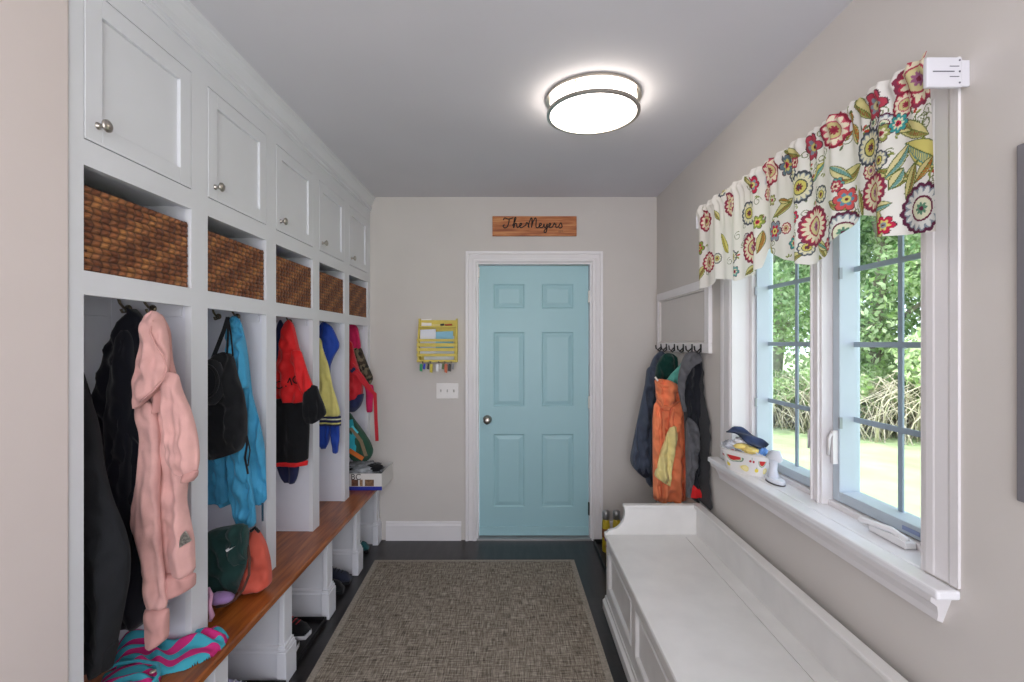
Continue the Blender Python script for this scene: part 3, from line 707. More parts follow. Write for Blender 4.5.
# ---- bay 5
Yc = 3.36
F_magenta = fabric('hot_pink', 'c9285c'); 
def camo():
    m = bpy.data.materials.new('camo'); m.use_nodes = True; nt = m.node_tree; N = nt.nodes; L = nt.links
    v = N.new('ShaderNodeTexVoronoi'); v.inputs['Scale'].default_value = 45; r = N.new('ShaderNodeValToRGB'); r.color_ramp.interpolation = 'CONSTANT'
    e = r.color_ramp.elements; e[0].color = (*lin('3a3026'), 1); e[1].position = .6; e[1].color = (*lin('6e6450'), 1); k = e.new(.35); k.color = (*lin('23211d'), 1)
    tc = N.new('ShaderNodeTexCoord'); L.new(tc.outputs['Object'], v.inputs['Vector'])
    sp = N.new('ShaderNodeSeparateColor'); L.new(v.outputs['Color'], sp.inputs[0]); L.new(sp.outputs[0], r.inputs['Fac']); L.new(r.outputs['Color'], N['Principled BSDF'].inputs['Base Color']); N['Principled BSDF'].inputs['Roughness'].default_value = .9
    return m
M_camo = camo()
g = root('camo_pink_coat', 353, 326, Yc, 'hot pink and camouflage coat hanging in the farthest bay', 'coat')
cloth([(324, 350, 355), (328, 349, 358), (345, 349, 361), (350, 350, 360.5)], Yc, .03, n=20, fold=.004, seed=71).build('pink_top', F_magenta, g)
cloth([(347, 352, 361), (358, 356, 365), (370, 360, 370), (378, 362, 373.5), (384, 364, 371)], Yc, .03, n=30, fold=.004, seed=72, round_bot=.2).build('camo_sleeve', M_camo, g)
cloth([(384, 364, 373), (391, 366, 374), (400, 366, 373), (412, 367, 372.5)], Yc+.02, .02, n=20, fold=.004, seed=73).build('pink_cuff', F_magenta, g)
g = root('red_backpack', 353, 345, Yc-.08, 'bright red backpack with navy base and dangling red strap in the farthest bay', 'backpack')
Yb = Yc-.1
cloth([(341, 347, 352), (352, 347, 354), (366, 346, 358), (380, 346, 363), (395, 346, 363), (405, 346, 360)], Yb, .05, n=40, fold=.003, freq=60, seed=74, lump=.01).build('bag_body', fabric('red_bag', 'bb1f2a', rough=.5), g)
cloth([(393, 355, 364), (400, 350, 363), (407, 346, 360), (412, 346, 355)], Yb-.004, .052, n=20, fold=.003, seed=75, round_bot=.3).build('navy_base', F_nav, g)
s = MB(); strap(s, [at(350, 370, Yb-.06), at(357, 374, Yb-.06), at(366, 386, Yb-.04), at(375, 394, Yb-.03), at(376, 420, Yb-.03), at(377, 441, Yb-.03)], .022, .006)
strap(s, [at(352, 364, Yb-.06), at(362, 376, Yb-.05), at(374, 394, Yb-.03)], .018, .006); s.build('strap', fabric('red_strap', 'c02430', rough=.5), g)
s = MB(); strap(s, [at(351, 372, Yb-.065), at(355, 368, Yb-.065)], .02, .004); s.build('badge', F_nav, g)
g = root('teal_green_backpack', 355, 416, Yc-.05, 'teal, olive and orange patchwork backpack below the red backpack', 'backpack')
Yb = Yc-.08
cloth([(412, 347, 350), (420, 347, 355), (432, 347, 364), (441, 347, 370), (450, 348, 373.5), (456, 350, 372), (461, 352, 368)], Yb, .05, n=40, fold=.003, seed=76, lump=.008, round_bot=.15).build('bag_body', fabric('bag_green', '2d5140'), g)
s = MB(); strap(s, [at(349, 420, Yb-.055), at(353, 440, Yb-.055), at(352, 452, Yb-.055)], .05, .004); s.build('teal_panel', fabric('bag_teal', '34a5b5'), g)
s = MB(); strap(s, [at(351, 428, Yb-.06), at(361, 441, Yb-.06), at(366, 456, Yb-.056)], .022, .004); s.build('khaki_panel', fabric('bag_khaki', '86765e'), g)
s = MB(); strap(s, [at(349, 450, Yb-.062), at(355, 454, Yb-.062), at(363, 459, Yb-.058)], .028, .004); s.build('orange_panel', fabric('bag_orange', 'c66c33'), g)
s = MB(); strap(s, [at(352, 426, Yb-.066), at(358, 433, Yb-.066)], .012, .004); s.build('cyan_stripe', fabric('bag_cyan', '62d0e0'), g)

# ---- white box on the bench
g = empty('cardboard_box', (-1.06, 3.36, .463), 'white printed cardboard tray box with blue base on the far end of the bench', 'box')
M_box = mat('box_white', 'dcdad6', .6); bx0, bx1, by0, by1 = -1.25, -.872, 3.215, 3.515
b_ = MB(); b_.box(bx0, bx1, by0, by0+.004, .489, .575); b_.box(bx0, bx1, by1-.004, by1, .4635, .575); b_.box(bx1-.004, bx1, by0+.004, by1-.004, .4635, .575); b_.box(bx0, bx0+.004, by0+.004, by1-.004, .4635, .575); b_.box(bx0+.004, bx1-.004, by0+.004, by1-.004, .4635, .468)
b_.build('carton', M_box, g)
MB().box(bx0, bx1, by0-.0005, by0+.004, .4635, .4885).build('blue_band', mat('box_blue', '23309a', .5), g)
for (x0_, x1_, cl) in ((-1.075, -1.03, '6a4432'), (-.985, -.925, '7a5a3e'), (-1.02, -1.0, '9c7c5c')):
    MB().box(x0_, x1_, by0-.001, by0-.0001, .492, .535).build('printed_picture', mat('box_print_'+cl, cl, .6, var=.5, vscale=60), g)
tcv = bpy.data.curves.new('lettering', 'FONT'); tcv.body = 'BC'; tcv.size = .055; tcv.extrude = .0004
tmp = bpy.data.objects.new('tmp', tcv); C.objects.link(tmp); bpy.context.view_layer.update()
me = bpy.data.meshes.new_from_object(tmp.evaluated_get(bpy.context.evaluated_depsgraph_get())); bpy.data.objects.remove(tmp)
me.transform(Matrix.Translation((-1.08, by0-.001, .535)) @ Matrix.Rotation(math.radians(90), 4, 'X')); link_mesh('lettering', me, mat('ink_dark', '2a2226', .6), g)
g = empty('plastic_wrapped_clothing', (-1.06, 3.36, .575), 'grey and black items in crinkled clear plastic lying in the white box', 'packaging')
mb = MB()
random.seed(4)
mb.ball((-1.06, 3.36, .560), .16, .12, .055, 40, 24, lambda d: 1+.28*noise.noise(d*4.5)+.15*noise.noise(d*11)); mb.build('wrapped_bundle', mat('crinkled_plastic', '8b8f93', .25, var=.5, vscale=25, bump=.8, bscale=40), g)
MB().ball((-.96, 3.33, .585), .065, .05, .03, 24, 16, lambda d: 1+.3*noise.noise(d*4)).build('dark_item', fabric('dark_item', '16171a'), g)
MB().ball((-1.14, 3.30, .585), .07, .04, .02, 24, 16, lambda d: 1+.3*noise.noise(d*4)).build('dark_item', fabric('dark_item', '16171a'), g)

# items poking from baskets
for i, (bay, c1, lbl) in enumerate(((2, '4a4a9a', 'blue and purple cloth sticking out of the middle basket'), (4, '6f95c8', 'blue and white item sticking out of the farthest basket'))):
    s = starts[bay]
    mb = MB(); mb.ball((FX-.10, s+.11, ZB0+.195), .05, .07, .035, 24, 14, lambda d: 1+.3*noise.noise(d*4+Vector((i, 0, 0)))); mb.ball((FX-.12, s+.22, ZB0+.19), .05, .06, .028, 24, 14, lambda d: 1+.3*noise.noise(d*5))
    tag(mb.build('folded_cloth', fabric('basket_cloth_'+c1, c1, var=.6), origin=(FX-.1, s+.15, ZB0+.17)), lbl, 'cloth')

# ------------------------------------------------------------------ shoes and trays under the bench
M_tray = mat('black_rubber', '101012', .45, bump=.1, bscale=80)
def tray(x0, x1, y0, y1, label, group=None):
    mb = MB(); h = .028
    mb.box(x0, x1, y0, y1, .0005, .006); mb.box(x0, x0+.008, y0, y1, .006, h); mb.box(x1-.008, x1, y0, y1, .006, h); mb.box(x0+.008, x1-.008, y0, y0+.008, .006, h); mb.box(x0+.008, x1-.008, y1-.008, y1, .006, h)
    o = mb.build('boot_tray', M_tray, bevel=.003, origin=((x0+x1)/2, (y0+y1)/2, 0)); return tag(o, label, 'tray', group)
tray(-1.30, -.955, 1.665, 2.03, 'black boot tray under the bench nearest the camera'); tray(-1.30, -.965, 2.145, 2.50, 'black boot tray under the bench holding sneakers with white logo')
tray(.59, 1.0, 2.80, 3.48, 'long black boot tray on the floor between the storage bench and the door')
def shoe(x, y, rz, upper, sole, accent, label, z=.007, L=.24, lace=True):
    r = empty('shoe', (x, y, z), label, 'shoe'); r.rotation_euler.z = rz
    org = ORG[r.name]
    def sect(n, hfun, wfun, z0, top):
        vs = []; M = 16
        for i in range(n+1):
            t = i/n; xx = (t-.5)*L; w = wfun(t); h = hfun(t) if hfun else 0
            for k in range(M):
                a = 2*math.pi*k/M; vs.append((org.x+xx, org.y+w*math.cos(a), org.z+z0+(max(0, math.sin(a))**.8*h if top else max(-.012, min(.012, math.sin(a)*.03)))))
        fs = [(i*M+k, i*M+(k+1) % M, (i+1)*M+(k+1) % M, (i+1)*M+k) for i in range(n) for k in range(M)]
        fs += [tuple(range(M)), tuple(n*M+k for k in range(M))]
        return vs, fs
    wf = lambda t: .012+.036*math.sin(math.pi*min(1, .12+t*.82))**.5*(.82+.25*t)
    hf = lambda t: (.085-.045*max(0, (t-.35)/.65)**.8)*min(1, (t/.05+.3))*min(1, (1-t)/.12+.15)
    mb = MB(); mb.add(*sect(22, hf, lambda t: wf(t)*.95, .02, True), True); mb.build('upper', upper, r)
    mb = MB(); mb.add(*sect(22, None, wf, .012, False), False); mb.build('sole', sole, r)
    mb = MB()
    for q in range(4): mb.tube([(org.x+.005+.02*q, org.y-.02, org.z+.085-.006*q), (org.x+.012+.02*q, org.y, org.z+.098-.008*q), (org.x+.005+.02*q, org.y+.02, org.z+.085-.006*q)], .003, 6)
    mb.build('laces', accent, r); return r
S_bl = fabric('shoe_black', '17181b'); S_wh = fabric('shoe_white', 'd8d8dc'); S_lav = fabric('shoe_lavender', 'b9b6d6'); S_teal = fabric('shoe_teal', '2a5f64'); S_red = fabric('shoe_red', 'a83238')
shoe(-1.13, 2.25, .1, S_bl, S_wh, S_wh, 'black sneaker with white logo, nearer one of the pair in the second tray')
shoe(-1.12, 2.38, -.15, S_bl, S_wh, S_red, 'black sneaker with red and white details, farther one in the second tray')
shoe(-1.12, 1.92, .05, S_lav, S_wh, S_wh, 'white and lavender sneaker in the nearest tray under the bench')
shoe(-1.10, 1.79, .1, S_bl, S_bl, S_wh, 'black sneaker with white laces in the nearest tray under the bench')
shoe(-1.10, 2.78, .15, S_bl, S_bl, S_bl, 'plain black slip-on shoe under the fourth bay', z=.001)
shoe(-1.095, 2.90, .05, fabric('shoe_navy', '2c3040'), S_bl, S_bl, 'dark navy shoe behind the plain black shoe under the fourth bay', z=.001)
shoe(-1.115, 3.33, .1, S_teal, S_bl, S_wh, 'teal and black sneaker under the farthest end of the bench', z=.001)

# ------------------------------------------------------------------ rug
g = empty('area_rug', (-.22, 2.0, .0005), 'flat grey-brown woven rug lying on the dark floor', 'rug')
def quad(mb, P, z0, z1):
    n = len(P); mb.add([(x, y, z0) for x, y in P]+[(x, y, z1) for x, y in P], [tuple(range(n))[::-1], tuple(range(n, 2*n))]+[(i, (i+1) % n, n+(i+1) % n, n+i) for i in range(n)])
A = [(-.845, .85), (.4555, .85), (.413, 3.195), (-.911, 3.19)]
cen = (sum(p[0] for p in A)/4, sum(p[1] for p in A)/4)
B = [(x+(cen[0]-x)*.045, y+(cen[1]-y)*.022) for x, y in A]
mb = MB(); quad(mb, B, .0008, .0075); mb.build('woven_field', M_rug, g)
mb = MB(); n = 4
vs = [(x, y, .0006) for x, y in A]+[(x, y, .0085) for x, y in A]+[(x, y, .0085) for x, y in B]
fs = [(i, (i+1) % 4, 4+(i+1) % 4, 4+i) for i in range(4)]+[(4+i, 4+(i+1) % 4, 8+(i+1) % 4, 8+i) for i in range(4)]
mb.add(vs, fs); mb.build('border', M_rugedge, g)

# ------------------------------------------------------------------ white storage bench
g = empty('storage_bench', (.76, 1.75, 0), 'long white wooden storage bench with panelled front and scrolled ends below the window', 'bench')
bx0, bx1, by0, by1 = .515, 1.02, .9, 2.62; ST = .417; BT = .572
body = MB()
body.box(bx0+.012, bx1, by0, by1, .07, ST-.02)
body.build('carcass', M_benchw, g)
fr = MB(); npan = 3; pw = (by1-by0-.07*(npan+1))/npan
fr.box(bx0, bx0+.012, by0, by1, .07, .14); fr.box(bx0, bx0+.012, by0, by1, ST-.075, ST-.02)
for i in range(npan+1): fr.box(bx0, bx0+.012, by0+i*(pw+.07), by0+i*(pw+.07)+.07, .14, ST-.075)
fr.build('front_frame', M_benchw, g, bevel=.002)
for i in range(npan):
    a = by0+.07+i*(pw+.07); p = MB()
    panel(p, lambda u, v, dd: (bx0+.012-dd, u, v), a, a+pw, .14, ST-.075, [(0, .012), (.006, .016), (.012, .012), (.018, .002), (.03, .0015)])
    p.build('front_panel', M_benchw, g)
pl = MB(); pl.prism([(bx0-.018, 0), (bx1, 0), (bx1, .07), (bx0-.004, .07), (bx0-.006, .055), (bx0-.018, .045)], 'y', by0-.012, by1+.012); pl.build('plinth', M_benchw, g)
stp = MB(); stp.box(bx0-.012, bx1, by0-.005, by1-.028, ST-.02, ST-.004); stp.build('seat_frame', M_benchw, g, bevel=.004)
lid = MB(); lid.box(bx0-.010, .925, by0+.04, by1-.06, ST-.004, ST); lid.build('lid', M_benchw, g, bevel=.0015)
st2 = MB(); st2.box(.9285, bx1, by0+.04, by1-.06, ST-.004, ST-.0005); st2.box(bx0-.010, bx1, by1-.0585, by1-.028, ST-.004, ST-.0005); st2.box(bx0-.01, bx1, by0, by0+.0385, ST-.004, ST-.0005); st2.build('seat_border', M_benchw, g)
bkp = MB(); bkp.box(bx1-.022, bx1, by0, by1, ST-.004, BT-.014); bkp.build('backboard', M_benchw, g)
cp_ = MB(); cp_.box(bx1-.034, bx1+.012, by0-.012, by1+.008, BT-.014, BT+.004); cp_.build('back_cap', M_benchw, g, bevel=.005)
for (ya, yb) in ((by1-.026, by1), (by0, by0+.026)):
    prof = [(bx1-.022, ST-.02), (bx0-.012, ST-.02), (bx0-.012, ST+.006), (bx0+.004, ST+.012)]
    for k in range(9):
        a = math.radians(90*k/8); prof.append((bx0+.008+.088*math.sin(a)*1.0, ST+.020+.10*(1-math.cos(a))))
    prof += [(bx0+.092, BT-.014), (bx1-.022, BT-.014)]
    e = MB(); e.prism(prof, 'y', ya, yb); e.build('end_panel', M_benchw, g, bevel=.002)
    e = MB(); e.box(bx0+.088, bx1-.034, ya-.006, yb+.006, BT-.014, BT+.004); e.build('end_cap', M_benchw, g, bevel=.005)

# thermoses and pouch on the tray
M_yel = mat('bottle_yellow', 'b7a02a', .35, var=.3, vscale=30); M_cap = mat('cap_steel', 'a9a9a9', .3, .8)
for (x, lbl) in ((.652, 'yellow drink bottle with silver cap beside the door, the left one of two'), (.725, 'yellow drink bottle with silver cap, the right one of two')):
    g = empty('bottle', (x, 3.33, .0065), lbl, 'bottle', 'yellow bottles in the boot tray')
    MB().lathe([(.024, 0), (.027, .004), (.027, .19), (.024, .215), (.022, .222)], (x, 3.33, .0065), seg=24).build('bottle_body', M_yel, g)
    MB().lathe([(.024, .223), (.026, .226), (.026, .27), (.023, .278)], (x, 3.33, .0065), seg=24).build('cap', M_cap, g)
    MB().lathe([(.0274, .10), (.0276, .101), (.0276, .16), (.0274, .161)], (x, 3.33, .0065), seg=24).build('paper_label', mat('bottle_label', '7c4a26', .5, var=.6, vscale=50), g)
g = empty('rain_boot', (.63, 3.07, .0065), 'small yellow and red patterned rain boot in the tray behind the storage bench', 'boot')
def multi():
    m = bpy.data.materials.new('boot_print'); m.use_nodes = True; nt = m.node_tree; N = nt.nodes; L = nt.links
    v = N.new('ShaderNodeTexVoronoi'); v.inputs['Scale'].default_value = 28; r = N.new('ShaderNodeValToRGB'); r.color_ramp.interpolation = 'CONSTANT'
    e = r.color_ramp.elements; e[0].color = (*lin('d8c22c'), 1); e[1].position = .85; e[1].color = (*lin('7c3a78'), 1)
    for p, c in ((.5, 'b83a2a'), (.62, '4b7a32'), (.72, 'e0cc50')): k = e.new(p); k.color = (*lin(c), 1)
    tc = N.new('ShaderNodeTexCoord'); L.new(tc.outputs['Object'], v.inputs['Vector'])
    sp = N.new('ShaderNodeSeparateColor'); L.new(v.outputs['Color'], sp.inputs[0]); L.new(sp.outputs[0], r.inputs['Fac']); L.new(r.outputs['Color'], N['Principled BSDF'].inputs['Base Color']); N['Principled BSDF'].inputs['Roughness'].default_value = .3
    return m
M_bt = multi()
mb = MB(); mb.tube([(.64, 3.08, .02), (.64, 3.08, .06), (.64, 3.08, .12), (.64, 3.08, .19)], [.036, .034, .037, .042], 20)
mb.ball((.64, 3.03, .04), .036, .075, .034, 20, 12); mb.build('boot_body', M_bt, g)
MB().tube([(.64, 3.08, .186), (.64, 3.08, .196)], .045, 20).build('rim', mat('boot_rim', '7c3a78', .4), g)
mb = MB(); mb.prism([(.64+.038*math.cos(a), 3.04+.085*math.sin(a)) for a in np.linspace(0, 6.283, 25)[:-1]], 'z', .0065, .018); mb.build('sole', mat('boot_sole', '5b3a20', .5), g)

# ------------------------------------------------------------------ coats on the right wall
g = empty('hook_board', (WX, 3.0, 1.39), 'white framed panel with a row of black coat hooks on the right wall', 'coat rack')
hy0, hy1, hz0, hz1 = 2.55, 3.47, 1.395, 1.80
fb = MB(); w = .05
fb.box(WX-.022, WX, hy0, hy1, hz0, hz0+.055); fb.box(WX-.022, WX, hy0, hy1, hz1-w, hz1); fb.box(WX-.022, WX, hy0, hy0+w*1.2, hz0+.055, hz1-w); fb.box(WX-.022, WX, hy1-w, hy1, hz0+.055, hz1-w)
fb.build('frame', M_trim, g, bevel=.004)
ib = MB(); a0, a1, b0, b1 = hy0+w*1.2, hy1-w, hz0+.055, hz1-w
panel(ib, lambda u, v, dd: (WX-dd, u, v), a0, a1, b0, b1, [(0, .018), (.008, .018), (.014, .006), (.02, .006)])
ib.build('inner_panel', mat('board_grey', 'cfcac6', .15), g)
hooks = [3.36, 3.24, 3.08, 2.92, 2.78, 2.65]
for y in hooks:
    h = MB(); p = Vector((WX-.022, y, hz0+.028))
    h.box(WX-.026, WX-.022, y-.008, y+.008, hz0+.004, hz0+.05)
    h.tube([p, p+Vector((-.022, 0, -.02)), p+Vector((-.035, 0, -.012)), p+Vector((-.038, 0, .012))], .0045, 8)
    h.tube([p+Vector((0, 0, -.015)), p+Vector((-.015, 0, -.03)), p+Vector((-.025, 0, -.02))], .0045, 8)
    h.build('coat_hook', M_black, g)
WM = 1.054
g = root('slate_blue_coat', 661, 352, 3.3, 'slate blue coat hanging nearest the corner beside the door', 'coat')
F_slate = fabric('slate', '4c5566', rough=.7)
cloth([(351, 658, 665), (358, 653, 667), (366, 650, 668), (385, 647, 668), (403, 644, 668), (430, 639, 668), (460, 640, 668), (487, 648, 668)], 3.32, .05, fold=.015, freq=45, lump=.02, seed=81, wall=WM).build('body', F_slate, g)
cloth([(366, 647, 657), (385, 645, 658), (403, 641, 657), (430, 635.5, 655), (455, 630.5, 652), (462, 630, 651), (470, 634, 650), (475, 643, 649)], 3.25, .04, n=50, fold=.013, freq=60, lump=.02, seed=82, wall=WM, round_bot=.05).build('sleeve', F_slate, g)
cloth([(466, 632, 651), (472, 637, 649.5), (477, 643, 648)], 3.255, .036, n=10, fold=.002, seed=83).build('lining', fabric('slate_lining', '2c3140'), g)
g = root('dark_green_jacket', 669, 354, 3.1, 'dark forest green jacket with hood hanging behind the orange raincoat', 'jacket')
F_dg = fabric('deep_green', '0f3a33')
cloth([(353, 665, 672), (357, 661, 677), (365, 656.5, 679), (376, 655, 677), (384, 657, 676)], 3.1, .045, n=40, fold=.008, freq=60, seed=84, lump=.014, round_bot=.3).build('hood', F_dg, g)
cloth([(380, 655, 676), (420, 651, 678), (460, 651, 678), (478, 652, 678)], 3.14, .03, n=40, fold=.006, freq=60, seed=85, wall=WM).build('body', fabric('dark_navy_body', '1c2634'), g)
g = root('orange_raincoat', 672, 370, 2.95, 'orange child raincoat with hood and pale yellow forearm on the hook board', 'raincoat')
F_or = fabric('orange', 'f08a5e', rough=.6)
Yo = 2.96
cloth([(396, 657, 681), (401, 656, 683), (411, 655.5, 684), (424, 655, 685), (450, 654.5, 685.5), (476, 654, 685.5), (501, 653, 686)], Yo, .045, fold=.013, freq=75, seed=86, wall=WM, lump=.018, sm=1).build('body', F_or, g)
cloth([(379, 654.5, 666), (383, 655, 676), (388, 655.5, 678), (396, 656, 680), (402, 657, 680), (407, 660, 675), (410, 663, 670)], Yo-.05, .035, n=36, fold=.012, freq=95, seed=87, lump=.026, round_bot=.3, sm=1).build('hood', F_or, g)
s = MB(); s.tube([at(655, 381, Yo-.092), at(660, 385, Yo-.10), at(668, 387, Yo-.10), at(675, 384, Yo-.092)], .006, 8); s.tube([at(657, 400, Yo-.085), at(662, 406, Yo-.095), at(670, 407, Yo-.095), at(678, 402, Yo-.085)], .006, 8); s.build('hood_hem', F_or, g)
cloth([(402, 654, 660), (420, 652.5, 661), (450, 652.5, 661), (480, 653, 661), (497, 653, 660)], Yo-.035, .025, n=40, fold=.01, freq=90, seed=187, lump=.014).build('sleeve', F_or, g)
s = MB(); strap(s, [at(663, 412, Yo-.066), at(664, 440, Yo-.068), at(664, 470, Yo-.068), at(663, 498, Yo-.066)], .012, .006); s.build('zip_placket', fabric('orange_dark', 'd87850', rough=.6), g)
cloth([(358, 684.5, 687.5), (366, 679, 686.5), (374, 671, 683.5), (383, 664, 678), (386, 665, 675)], Yo-.02, .025, n=30, fold=.006, freq=80, seed=88, lump=.01).build('teal_lining', fabric('teal_lining', '5cab9e', rough=.6), g)
cloth([(402, 672, 683), (414, 669.5, 682), (422, 669, 681), (432, 669.5, 678.5)], Yo-.05, .032, n=24, fold=.009, freq=90, lump=.016, seed=89).build('upper_sleeve', F_or, g)
cloth([(426, 670, 677.5), (440, 664.5, 677), (449, 661, 675.6), (466, 657, 673), (476, 653.5, 671.5), (481, 661, 671), (486, 668.5, 670.5)], Yo-.068, .026, n=40, fold=.010, freq=80, lump=.014, seed=90, round_bot=.1).build('yellow_sleeve', fabric('pale_lemon', 'e8d994', rough=.6), g)
s = MB(); s.tube([at(655, 377, Yo-.07), at(658, 381, Yo-.08)], .006, 8); s.build('toggle', mat('toggle_white', 'e8e0d8', .5), g)
g = root('black_grey_coat', 692, 354, 2.72, 'black coat with grey shoulder and sleeve hanging nearest the window', 'coat')
F_gry = fabric('grey_shell', '59595d', rough=.7); F_blk3 = fabric('black_shell', '1b1d24', rough=.7)
Yk = 2.73
cloth([(352, 687, 699), (356, 684, 701), (365, 681, 702), (380, 678.5, 704), (400, 681, 706), (411, 684, 710), (440, 685, 711), (470, 686, 711), (495, 690, 712), (499, 690, 712)], Yk, .045, fold=.012, freq=60, lump=.016, seed=91, wall=WM).build('body', F_blk3, g)
cloth([(351.5, 686.5, 699.5), (356, 684, 701), (362, 681.5, 701), (368, 680, 690), (378, 678, 686), (390, 678, 684), (404, 681, 685), (412, 683, 686.5)], Yk-.06, .03, n=50, fold=.007, lump=.014, seed=92, wall=WM, round_bot=.05).build('grey_yoke', F_gry, g)
cloth([(418, 687, 691), (424, 686, 697), (436, 686, 699), (445, 686, 699), (465, 686, 696.5), (487, 686, 692.5), (497, 686.5, 690)], Yk-.062, .03, n=50, fold=.011, freq=70, lump=.016, seed=93).build('grey_sleeve', F_gry, g)
cloth([(480, 691.5, 694.5), (490, 690, 700), (497, 688.5, 703)], Yk-.045, .03, n=20, fold=.003, seed=94, wall=WM).build('red_lining', F_red, g)

# ------------------------------------------------------------------ windowsill: fabric tub with masks, white stand
def paint_canvas(h, w, bg):
    a = np.zeros((h, w, 3), np.float32); a[:] = lin(bg); return a
def grid_uv(h, w, U, V):
    vv, uu = np.meshgrid(np.linspace(0, V, h), np.linspace(0, U, w), indexing='ij'); return uu, vv
def colour(c): return np.array(lin(c), np.float32)
def put(a, m, c): a[m] = colour(c)
tub_c = Vector((1.082, 2.195, .8665)); TU = math.radians(116)
def tub_mesh():
    Mx, Nz = 360, 60; H = .098
    per = 2*math.pi
    a = paint_canvas(Nz, Mx, 'e8e6e4'); uu, vv = grid_uv(Nz, Mx, .64, H)
    rnd = random.Random(5); k = 0
    for gx in range(11):
        for gy in range(2):
            cx = gx*.058+.03+(gy*.029); cy = .028+gy*.042; t = k % 4; k += 1
            dx = ((uu-cx+.32) % .64)-.32; dy = vv-cy; r = np.hypot(dx, dy)
            if t == 0:
                put(a, (r < .024) & (dy > -.004), '4d7d5c'); put(a, (r < .021) & (dy > -.004), 'd8e0c8'); put(a, (r < .018) & (dy > -.004), 'c93a3a')
            elif t == 1: put(a, r < .014, 'efe08a'); put(a, r < .010, 'f6ecb0')
            elif t == 2:
                for o_ in (-.008, .008): put(a, np.hypot(dx-o_, dy-.004) < .0055, 'b8233c')
                put(a, (abs(dx) < .001) & (abs(dy+.006) < .008), '4d7d5c')
            else: put(a, ((dx/.012)**2+(dy/.009)**2 < 1), 'e9d65a'); put(a, ((dx/.002)**2+((dy+.011)/.004)**2 < 1), '4d7d5c')
    put(a, vv < .006, 'd7d4cf')
    vs = []; L_, W_ = .125, .072
    for j in range(Nz):
        v = j/(Nz-1); sc = 1.0-.26*v      # row 0 = top
        for i in range(Mx):
            an = per*i/Mx; c_, s_ = math.cos(an), math.sin(an)
            x = L_*sc*math.copysign(abs(c_)**.6, c_); y = W_*sc*math.copysign(abs(s_)**.6, s_)
            vs.append((x*math.cos(TU)-y*math.sin(TU)+tub_c.x, x*math.sin(TU)+y*math.cos(TU)+tub_c.y, tub_c.z+H*(1-v)))
    fs = [(j*Mx+i, j*Mx+(i+1) % Mx, (j+1)*Mx+(i+1) % Mx, (j+1)*Mx+i) for j in range(Nz-1) for i in range(Mx)]
    fs.append(tuple((Nz-1)*Mx+i for i in range(Mx)))
    me = bpy.data.meshes.new('tub_wall'); me.from_pydata(vs, [], fs); me.polygons.foreach_set('use_smooth', [True]*(len(fs)-1)+[False])
    ca = me.color_attributes.new('Col', 'FLOAT_COLOR', 'POINT'); arr = np.ones((len(vs), 4), np.float32); arr[:, :3] = a.reshape(-1, 3); ca.data.foreach_set('color', arr.ravel()); me.update()
    return me
M_vc = vcol_material('printed_fabric')
g = empty('fruit_print_tub', tub_c, 'small white fabric tub printed with fruit on the windowsill', 'basket')
o = link_mesh('tub_wall', tub_mesh(), M_vc, g)
sm_ = o.modifiers.new('solid', 'SOLIDIFY'); sm_.thickness = .003; sm_.offset = -1
def local(u, v, z): return Vector((u*math.cos(TU)-v*math.sin(TU)+tub_c.x, u*math.sin(TU)+v*math.cos(TU)+tub_c.y, tub_c.z+z))
for sg in (-1, 1):
    h = MB(); h.tube([local(sg*.122, -.02, .09), local(sg*.142, -.012, .105), local(sg*.147, 0, .10), local(sg*.142, .012, .105), local(sg*.122, .02, .09)], .003, 8); h.build('handle', mat('handle_white', 'dcdcdc', .7), g)
def crumple(name, c, rx, ry, rz, m, label, seed, amp=.35, cat='cloth', group='face masks and cloths in the fabric tub'):
    mb = MB(); mb.ball(c, rx, ry, rz, 36, 22, lambda d: 1+amp*noise.noise(d*3.2+Vector((seed, 0, 0)))+amp*.6*noise.noise(d*8+Vector((0, seed, 0)))); return tag(mb.build(name, m, origin=c), label, cat, group)
F_wh = fabric('mask_white', 'e2e4ea'); F_ly = fabric('mask_yellow', 'ead27c'); F_nvp = fabric('mask_navy', '232b45', var=.9); F_mb = fabric('mask_blue', '5d86c0', var=.4); F_gp = fabric('mask_grey_print', 'b9bcc6', var=.8)
crumple('cloth_mask', local(-.01, .0, .085), .055, .085, .03, F_wh, 'crumpled white cloth filling the fruit-print tub', 1, .3)
crumple('cloth_mask', local(-.035, .035, .108), .032, .05, .016, F_ly, 'pale yellow cloth mask at the front of the tub', 2, .2)
crumple('cloth_mask', local(.0, .045, .118), .035, .03, .012, F_ly, 'second pale yellow cloth mask lying on top of the first', 3, .15)
crumple('cloth_mask', local(.03, .0, .13), .04, .035, .022, F_wh, 'folded white cloth mask leaning at the back of the tub', 8, .3)
crumple('cloth_mask', local(-.075, .01, .105), .022, .025, .018, F_mb, 'light blue cloth mask at the near end of the tub', 4, .4)
crumple('cloth_mask', local(.075, .03, .112), .03, .03, .018, F_gp, 'grey printed cloth mask at the far end of the tub', 6, .4)
# folded navy patterned cloth on top: tilted thin slab
mb = MB(); vs = []; N1, N2 = 24, 16
for i in range(N1+1):
    for j in range(N2+1):
        u = i/N1; v = j/N2; p = local(.085-.165*u, -.03+.075*v, .188-.055*u**1.5-.01*v+.006*math.sin(u*9+v*5))
        vs.append(p)
fs = [(i*(N2+1)+j, (i+1)*(N2+1)+j, (i+1)*(N2+1)+j+1, i*(N2+1)+j+1) for i in range(N1) for j in range(N2)]
mb.add(vs, fs, True); o = mb.build('patterned_cloth', fabric('navy_floral', '1f2a44', var=1.2), origin=local(0, 0, .15)); tag(o, 'dark navy patterned folded cloth on top of the tub', 'cloth'); sm_ = o.modifiers.new('s', 'SOLIDIFY'); sm_.thickness = .006
